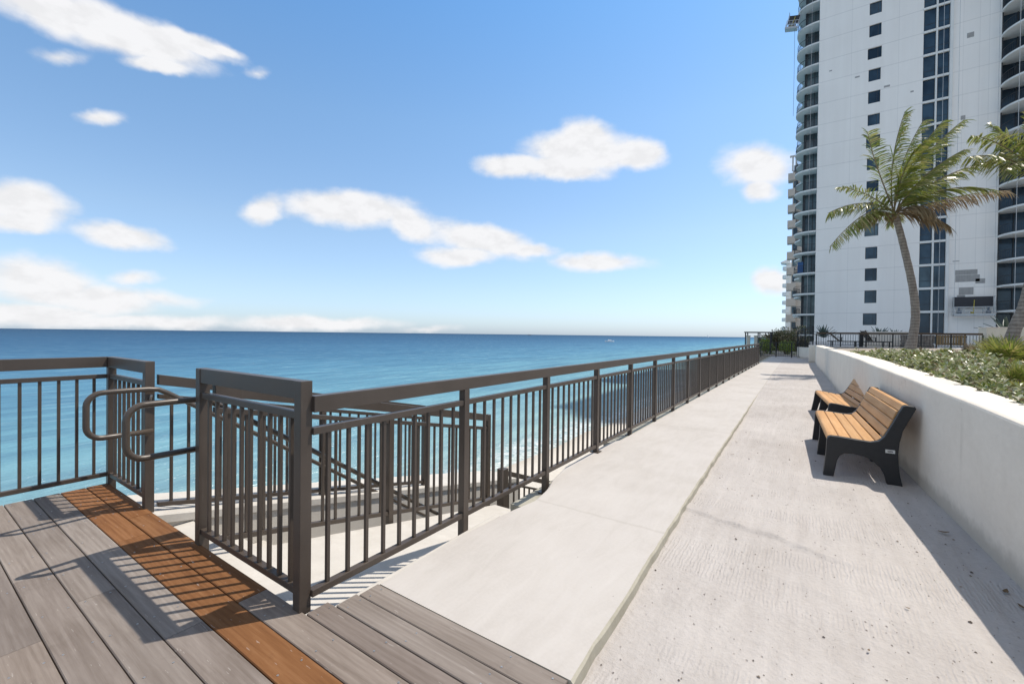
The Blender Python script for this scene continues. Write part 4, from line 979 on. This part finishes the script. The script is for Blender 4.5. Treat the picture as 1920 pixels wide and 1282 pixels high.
# ------------------------------------------------------------------ boats
def build_boat(loc, L, rz, label, kind):
    t = thing('motor_boat' if kind == 'm' else 'sail_boat' if kind == 's' else 'cargo_ship', label, 'boat' if kind != 'c' else 'ship', loc, None, rz)
    rings = []
    for q, w, k in ((-.5,.16,0),(-.3,.19,0),(.1,.18,.0),(.35,.11,.02),(.5,.006,.06)):
        rings.append([(q*L,-w*L,.17*L*.8+k*L),(q*L,-w*L*.75,0-.02*L),(q*L,0,-.07*L),(q*L,w*L*.75,-.02*L),(q*L,w*L,.17*L*.8+k*L)])
    mb = MB(); mb.loft(rings, close=True); mb.add(rings[0], [(0,1,2,3,4)]); mb.build('hull', M['boat'] if kind != 'c' else M['boatg'], t, world=False)
    if kind == 'm':
        mb = MB(); mb.prism([(-.18,.137),(-.15,.26),(.12,.26),(.22,.16),(.22,.137)], (0,-.11*L,0), (L,0,0), (0,0,L), (0,.22*L,0)); mb.build('cabin', M['boat'], t, bevel=.05, world=False)
        mb = MB(); mb.tube([(-.1*L,0,.26*L),(-.1*L,0,.36*L)],.04,6); mb.tube([(-.2*L,0,.30*L),(.1*L,0,.30*L)],.04,6); mb.build('mast', M['boatg'], t, world=False)
    elif kind == 's':
        mb = MB(); mb.tube([(.05*L,0,.1*L),(.05*L,0,1.2*L)],.06,6); mb.build('mast', M['boatg'], t, world=False)
        mb = MB(); mb.prism([(-.42,.24),(.03,.24),(.03,1.15)], (0,-.02,0), (L,0,0), (0,0,L), (0,.05,0)); mb.build('sail', M['boat'], t, world=False)
    else:
        mb = MB(); mb.box(-.45*L,-.1*L,.14*L,-.3*L,.1*L,.30*L); mb.build('bridge', M['boat'], t, world=False)
build_boat((-133.1,339.6,-4), 7.4, R(30), 'small white motor boat on the sea above the railing', 'm')
build_boat((-548,3178,-4), 17, R(60), 'tiny sailing boat on the horizon near the tower', 's')
build_boat((-1614,2604,-4), 26, R(35), 'tiny ship on the horizon above the middle of the railing', 'c')

# ------------------------------------------------------------------ debris on the path
def build_debris():
    rnd = random.Random(8); vs, fs = [], []
    def lump(c, r):
        k = len(vs); a0 = rnd.uniform(0, 6); e = rnd.uniform(.5,1)
        for i in range(5): a = a0 + i*1.2566; vs.append((c.x+r*math.cos(a), c.y+r*e*math.sin(a), c.z))
        vs.append((c.x+rnd.uniform(-.2,.2)*r, c.y, c.z+r*rnd.uniform(.5,.9)))
        for i in range(5): fs.append((k+i, k+(i+1) % 5, k+5))
    for _ in range(1700):
        y = 1.0 + 10*rnd.random()**1.3; a, b = slab_right(y)+.02, wall_x(y)-.02
        q = rnd.random(); x = lerp(a, b, q**.75 if rnd.random() < .7 else 1-.25*rnd.random()**2)
        r = rnd.uniform(.0016,.0038) if rnd.random() < .93 else rnd.uniform(.005,.010)
        z = pw(y, PATH_Z) + .006*noise.noise(V((x*1.6,y*.9,0))) + .003
        lump(V((x,y,z)), r)
    for _ in range(60):
        y = rnd.uniform(2,14); x = lerp(slab_left(y)+.1, slab_right(y)-.05, rnd.random()); lump(V((x,y,.002)), rnd.uniform(.0015,.003))
    tag(link('grit', raw_mesh('grit', vs, fs, M['pebble'])), 'dark specks of grit scattered over the rough path', 'grit', kind='stuff')
    spots = [(.83,4.25,.03),(.92,3.45,.025),(.94,3.3,.022),(.45,2.95,.011),(.25,2.45,.010),(-.72,6.3,.02),(-.68,5.6,.018)]
    for i, (x, y, r) in enumerate(spots):
        mb = MB(); a = i*1.1; d = V((math.cos(a), math.sin(a), .1)); l = V((-math.sin(a), math.cos(a), 0)); z = pw(y, PATH_Z)+.010
        pr = []
        for q, w in ((-1,.05),(-.4,.42),(.3,.45),(1,.03)): c = V((x,y,z)) + d*r*q + V((0,0,r*.25*q*q)); pr.append([c-l*r*w+V((0,0,r*.18)), c+V((0,0,.002)), c+l*r*w+V((0,0,r*.18)), c+V((0,0,.003))])
        mb.loft(pr, close=True); o = mb.build('dry_leaf', M['dryleaf'])
        tag(o, 'small brown dry leaf lying on the pale path', 'leaf', 'dry leaves on the path')
build_debris()

# ------------------------------------------------------------------ light, sky, camera
SUN = V((.314,.443,1)).normalized()
EL = math.asin(SUN.z); AZ = math.atan2(SUN.x, SUN.y)
sd = D.lights.new('sun', 'SUN'); sd.energy = 3.1; sd.angle = R(.53); sd.color = (1, .92, .815)
so = D.objects.new('sun', sd); COL.objects.link(so); so.rotation_euler = SUN.to_track_quat('Z', 'Y').to_euler(); so.location = (20,20,60)

CLOUDS = [(-76.16,26.9,7.74,2.0,-1.1,1),(-80.81,26.59,3.82,1.65,11,1),(-71.6,27.87,5.17,1.01,.2,1),(-73.32,25.12,3.1,.71,10.4,.9),(-67.9,28.04,1.92,.51,3.2,.8),(-80.3,23.45,1.73,.55,18.1,.35),(-64.98,27.26,.87,.46,19.5,.3),(-77.39,19.27,1.57,.63,25.8,.55),(-82.39,10.69,3.23,2.05,4.9,.95),(-82.7,9.14,2.45,.9,9.4,.9),(-76.1,9.09,3.58,1.24,-1.4,.85),(-81.75,4.09,3.94,2.27,-1.5,.9),(-77.6,2.84,4.58,1.63,-.4,.85),(-82.06,1.14,5.6,1.23,2.3,.8),(-75.1,5.11,2.08,.79,6,.5),(-73.23,3.22,4.03,.87,-.4,.4),(-58.62,1.05,9.99,.9,1.1,.75),(-45.27,.54,4.13,.48,.8,.4),(-75.28,.76,10.06,.74,1.5,.7),(-64,13.43,2.27,1.66,28.6,.8),(-54.83,14.81,8.27,1.98,3.3,1),(-47.42,13.74,4.1,1.99,-20.5,.9),(-38.48,12.3,8.08,2.03,-8.8,.95),(-41.59,10.19,5.24,1.49,1.6,.85),(-32.49,11.12,4.35,.95,-.1,.8),(-23.1,9.43,6.3,1.21,-4.7,.75),(-25.33,22.6,8.32,2.4,-2,1),(-24.33,24.23,3.92,1.86,-5.2,1),(-34.73,21.11,4.49,1.35,0,.95),(-18.62,22.04,3.76,1.74,-11.4,1),(-28.07,20.71,6.84,1.35,-2.7,.95),(-5.13,18.8,4.12,2.4,-15.1,.85),(-4.82,16.13,2.03,1.23,-13.4,.8),(-3.36,6.18,1.95,1.55,-9.7,.8)]
# unseen clouds added overhead and behind the viewer as white fill light
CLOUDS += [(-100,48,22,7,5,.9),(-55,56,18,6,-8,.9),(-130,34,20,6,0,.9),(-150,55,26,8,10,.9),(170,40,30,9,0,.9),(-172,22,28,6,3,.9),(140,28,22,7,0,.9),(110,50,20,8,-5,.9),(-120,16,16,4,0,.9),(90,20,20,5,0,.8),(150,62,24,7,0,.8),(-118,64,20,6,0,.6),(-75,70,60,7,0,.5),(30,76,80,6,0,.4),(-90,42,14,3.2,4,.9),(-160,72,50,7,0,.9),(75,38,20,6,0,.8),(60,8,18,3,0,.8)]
SKY_TINT = [(0,(.72,.90,1.34)),(.02,(.80,.93,1.24)),(.06,(.92,.98,1.12)),(.14,(1.06,1.10,1.12)),(.28,(1.02,1.21,1.25)),(.44,(.76,1.19,1.39)),(.56,(.64,.70,.72)),(1,(.58,.62,.60))]
SKY_STR = .10; EXPOSURE = 0.66; CLOUD_V = .95
def build_world():
    w = D.worlds.new('World'); bpy.context.scene.world = w; w.use_nodes = True; w.cycles.sampling_method = 'MANUAL'; w.cycles.sample_map_resolution = 1024; t = w.node_tree; N = t.nodes; N.clear(); K = t.links.new
    out = N.new('ShaderNodeOutputWorld'); bg = N.new('ShaderNodeBackground'); K(bg.outputs[0], out.inputs[0]); bg.inputs[1].default_value = SKY_STR
    sky = N.new('ShaderNodeTexSky'); sky.sky_type = 'NISHITA'; sky.sun_disc = False; sky.sun_elevation = EL; sky.sun_rotation = AZ
    sky.air_density = 1.0; sky.dust_density = .6; sky.ozone_density = 1.6; sky.altitude = 0
    def mth(op, a, b=0., clamp=False):
        m = N.new('ShaderNodeMath'); m.operation = op; m.use_clamp = clamp
        for i, v in ((0,a),(1,b)):
            if hasattr(v, 'is_linked'): K(v, m.inputs[i])
            else: m.inputs[i].default_value = v
        return m.outputs[0]
    tc = N.new('ShaderNodeTexCoord'); dv = tc.outputs['Generated']
    nz = N.new('ShaderNodeTexNoise'); K(dv, nz.inputs['Vector']); nz.inputs['Scale'].default_value = 9; nz.inputs['Detail'].default_value = 5; nz.inputs['Roughness'].default_value = .55
    nz2 = N.new('ShaderNodeTexNoise'); mp = N.new('ShaderNodeMapping'); K(dv, mp.inputs[0]); mp.inputs[3].default_value = (1,1,2.0); K(mp.outputs[0], nz2.inputs['Vector']); nz2.inputs['Scale'].default_value = 20; nz2.inputs['Detail'].default_value = 7; nz2.inputs['Roughness'].default_value = .58
    sx = N.new('ShaderNodeSeparateXYZ'); K(dv, sx.inputs[0])
    sc = N.new('ShaderNodeSeparateColor'); K(nz.outputs['Color'], sc.inputs[0])
    az = mth('MULTIPLY', mth('ARCTAN2', sx.outputs[0], sx.outputs[1]), 57.29578); el = mth('MULTIPLY', mth('ARCSINE', sx.outputs[2]), 57.29578)
    az = mth('ADD', az, mth('MULTIPLY', mth('SUBTRACT', sc.outputs[0], .5), 4.2)); el = mth('ADD', el, mth('MULTIPLY', mth('SUBTRACT', sc.outputs[1], .5), 2.2))
    cb = N.new('ShaderNodeCombineXYZ'); K(az, cb.inputs[0]); K(el, cb.inputs[1])
    acc = None
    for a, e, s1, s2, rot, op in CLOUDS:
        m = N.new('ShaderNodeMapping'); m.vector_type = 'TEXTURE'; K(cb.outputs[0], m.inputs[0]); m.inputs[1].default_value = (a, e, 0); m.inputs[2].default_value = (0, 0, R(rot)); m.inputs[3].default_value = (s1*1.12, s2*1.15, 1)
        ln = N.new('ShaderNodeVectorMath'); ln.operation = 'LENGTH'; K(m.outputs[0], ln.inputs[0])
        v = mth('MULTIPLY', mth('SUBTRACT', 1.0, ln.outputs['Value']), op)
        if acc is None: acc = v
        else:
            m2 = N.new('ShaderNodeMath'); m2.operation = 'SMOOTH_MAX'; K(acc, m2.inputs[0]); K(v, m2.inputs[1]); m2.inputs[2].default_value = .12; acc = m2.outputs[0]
    val = mth('ADD', acc, mth('MULTIPLY', mth('SUBTRACT', nz2.outputs['Fac'], .5), .42))
    mr = N.new('ShaderNodeMapRange'); mr.interpolation_type = 'SMOOTHSTEP'; K(val, mr.inputs[0]); mr.inputs[1].default_value = -.10; mr.inputs[2].default_value = .46; mr.inputs[4].default_value = .98
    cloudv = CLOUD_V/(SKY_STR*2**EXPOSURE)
    nz3 = N.new('ShaderNodeTexNoise'); mp3 = N.new('ShaderNodeMapping'); K(mp.outputs[0], mp3.inputs[0]); mp3.inputs[1].default_value = (.006,.006,.03); K(mp3.outputs[0], nz3.inputs['Vector']); nz3.inputs['Scale'].default_value = 20; nz3.inputs['Detail'].default_value = 5; nz3.inputs['Roughness'].default_value = .58
    rp = N.new('ShaderNodeMapRange'); K(mth('SUBTRACT', nz2.outputs['Fac'], nz3.outputs['Fac']), rp.inputs[0]); rp.inputs[1].default_value = -.16; rp.inputs[2].default_value = .06; rp.inputs[3].default_value = .92; rp.inputs[4].default_value = 1.0
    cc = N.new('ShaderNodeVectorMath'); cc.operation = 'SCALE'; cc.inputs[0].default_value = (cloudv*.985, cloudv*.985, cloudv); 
    # clouds opposite the sun get extra brightness, added fill for the shaded walls
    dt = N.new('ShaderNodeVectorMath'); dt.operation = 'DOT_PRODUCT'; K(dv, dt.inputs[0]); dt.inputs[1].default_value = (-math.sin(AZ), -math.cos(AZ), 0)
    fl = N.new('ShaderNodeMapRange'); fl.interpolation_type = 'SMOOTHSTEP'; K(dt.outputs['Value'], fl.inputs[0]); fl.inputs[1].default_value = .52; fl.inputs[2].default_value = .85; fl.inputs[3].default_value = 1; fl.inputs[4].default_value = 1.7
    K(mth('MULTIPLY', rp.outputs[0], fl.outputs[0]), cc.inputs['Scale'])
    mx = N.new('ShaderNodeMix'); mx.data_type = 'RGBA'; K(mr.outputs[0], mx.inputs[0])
    # sky tint by elevation: cool low down, dimmed grey overhead to cut blue fill
    er = N.new('ShaderNodeValToRGB'); K(mth('DIVIDE', mth('MAXIMUM', mth('ARCSINE', sx.outputs[2]), 0.0), 1.5708), er.inputs[0]); cr = er.color_ramp
    while len(cr.elements) < len(SKY_TINT): cr.elements.new(.5)
    for e_, (p_, c_) in zip(cr.elements, SKY_TINT): e_.position = p_; e_.color = (*c_, 1)
    hs = N.new('ShaderNodeMix'); hs.data_type = 'RGBA'; hs.blend_type = 'MULTIPLY'; hs.inputs[0].default_value = 1; K(sky.outputs[0], hs.inputs[6]); K(er.outputs[0], hs.inputs[7])
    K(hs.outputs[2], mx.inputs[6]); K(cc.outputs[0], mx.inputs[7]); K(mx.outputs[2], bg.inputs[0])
build_world()

cam = D.cameras.new('camera'); co = D.objects.new('camera', cam); COL.objects.link(co)
Mx = Matrix(((.827835,-.014604,.560782),(.560848,.00052,-.827918),(.011799,.999893,.008621))).to_4x4()
Mx.translation = V((0,0,1.32)); co.matrix_world = Mx
cam.sensor_width = 36; cam.lens = 812/1920*36; cam.shift_y = -7.3/1920; cam.clip_start = .05; cam.clip_end = 60000
sc = bpy.context.scene; sc.camera = co
sc.view_settings.view_transform = 'Standard'; sc.view_settings.look = 'None'; sc.view_settings.gamma = 1; sc.view_settings.exposure = EXPOSURE
sc.cycles.max_bounces = 8
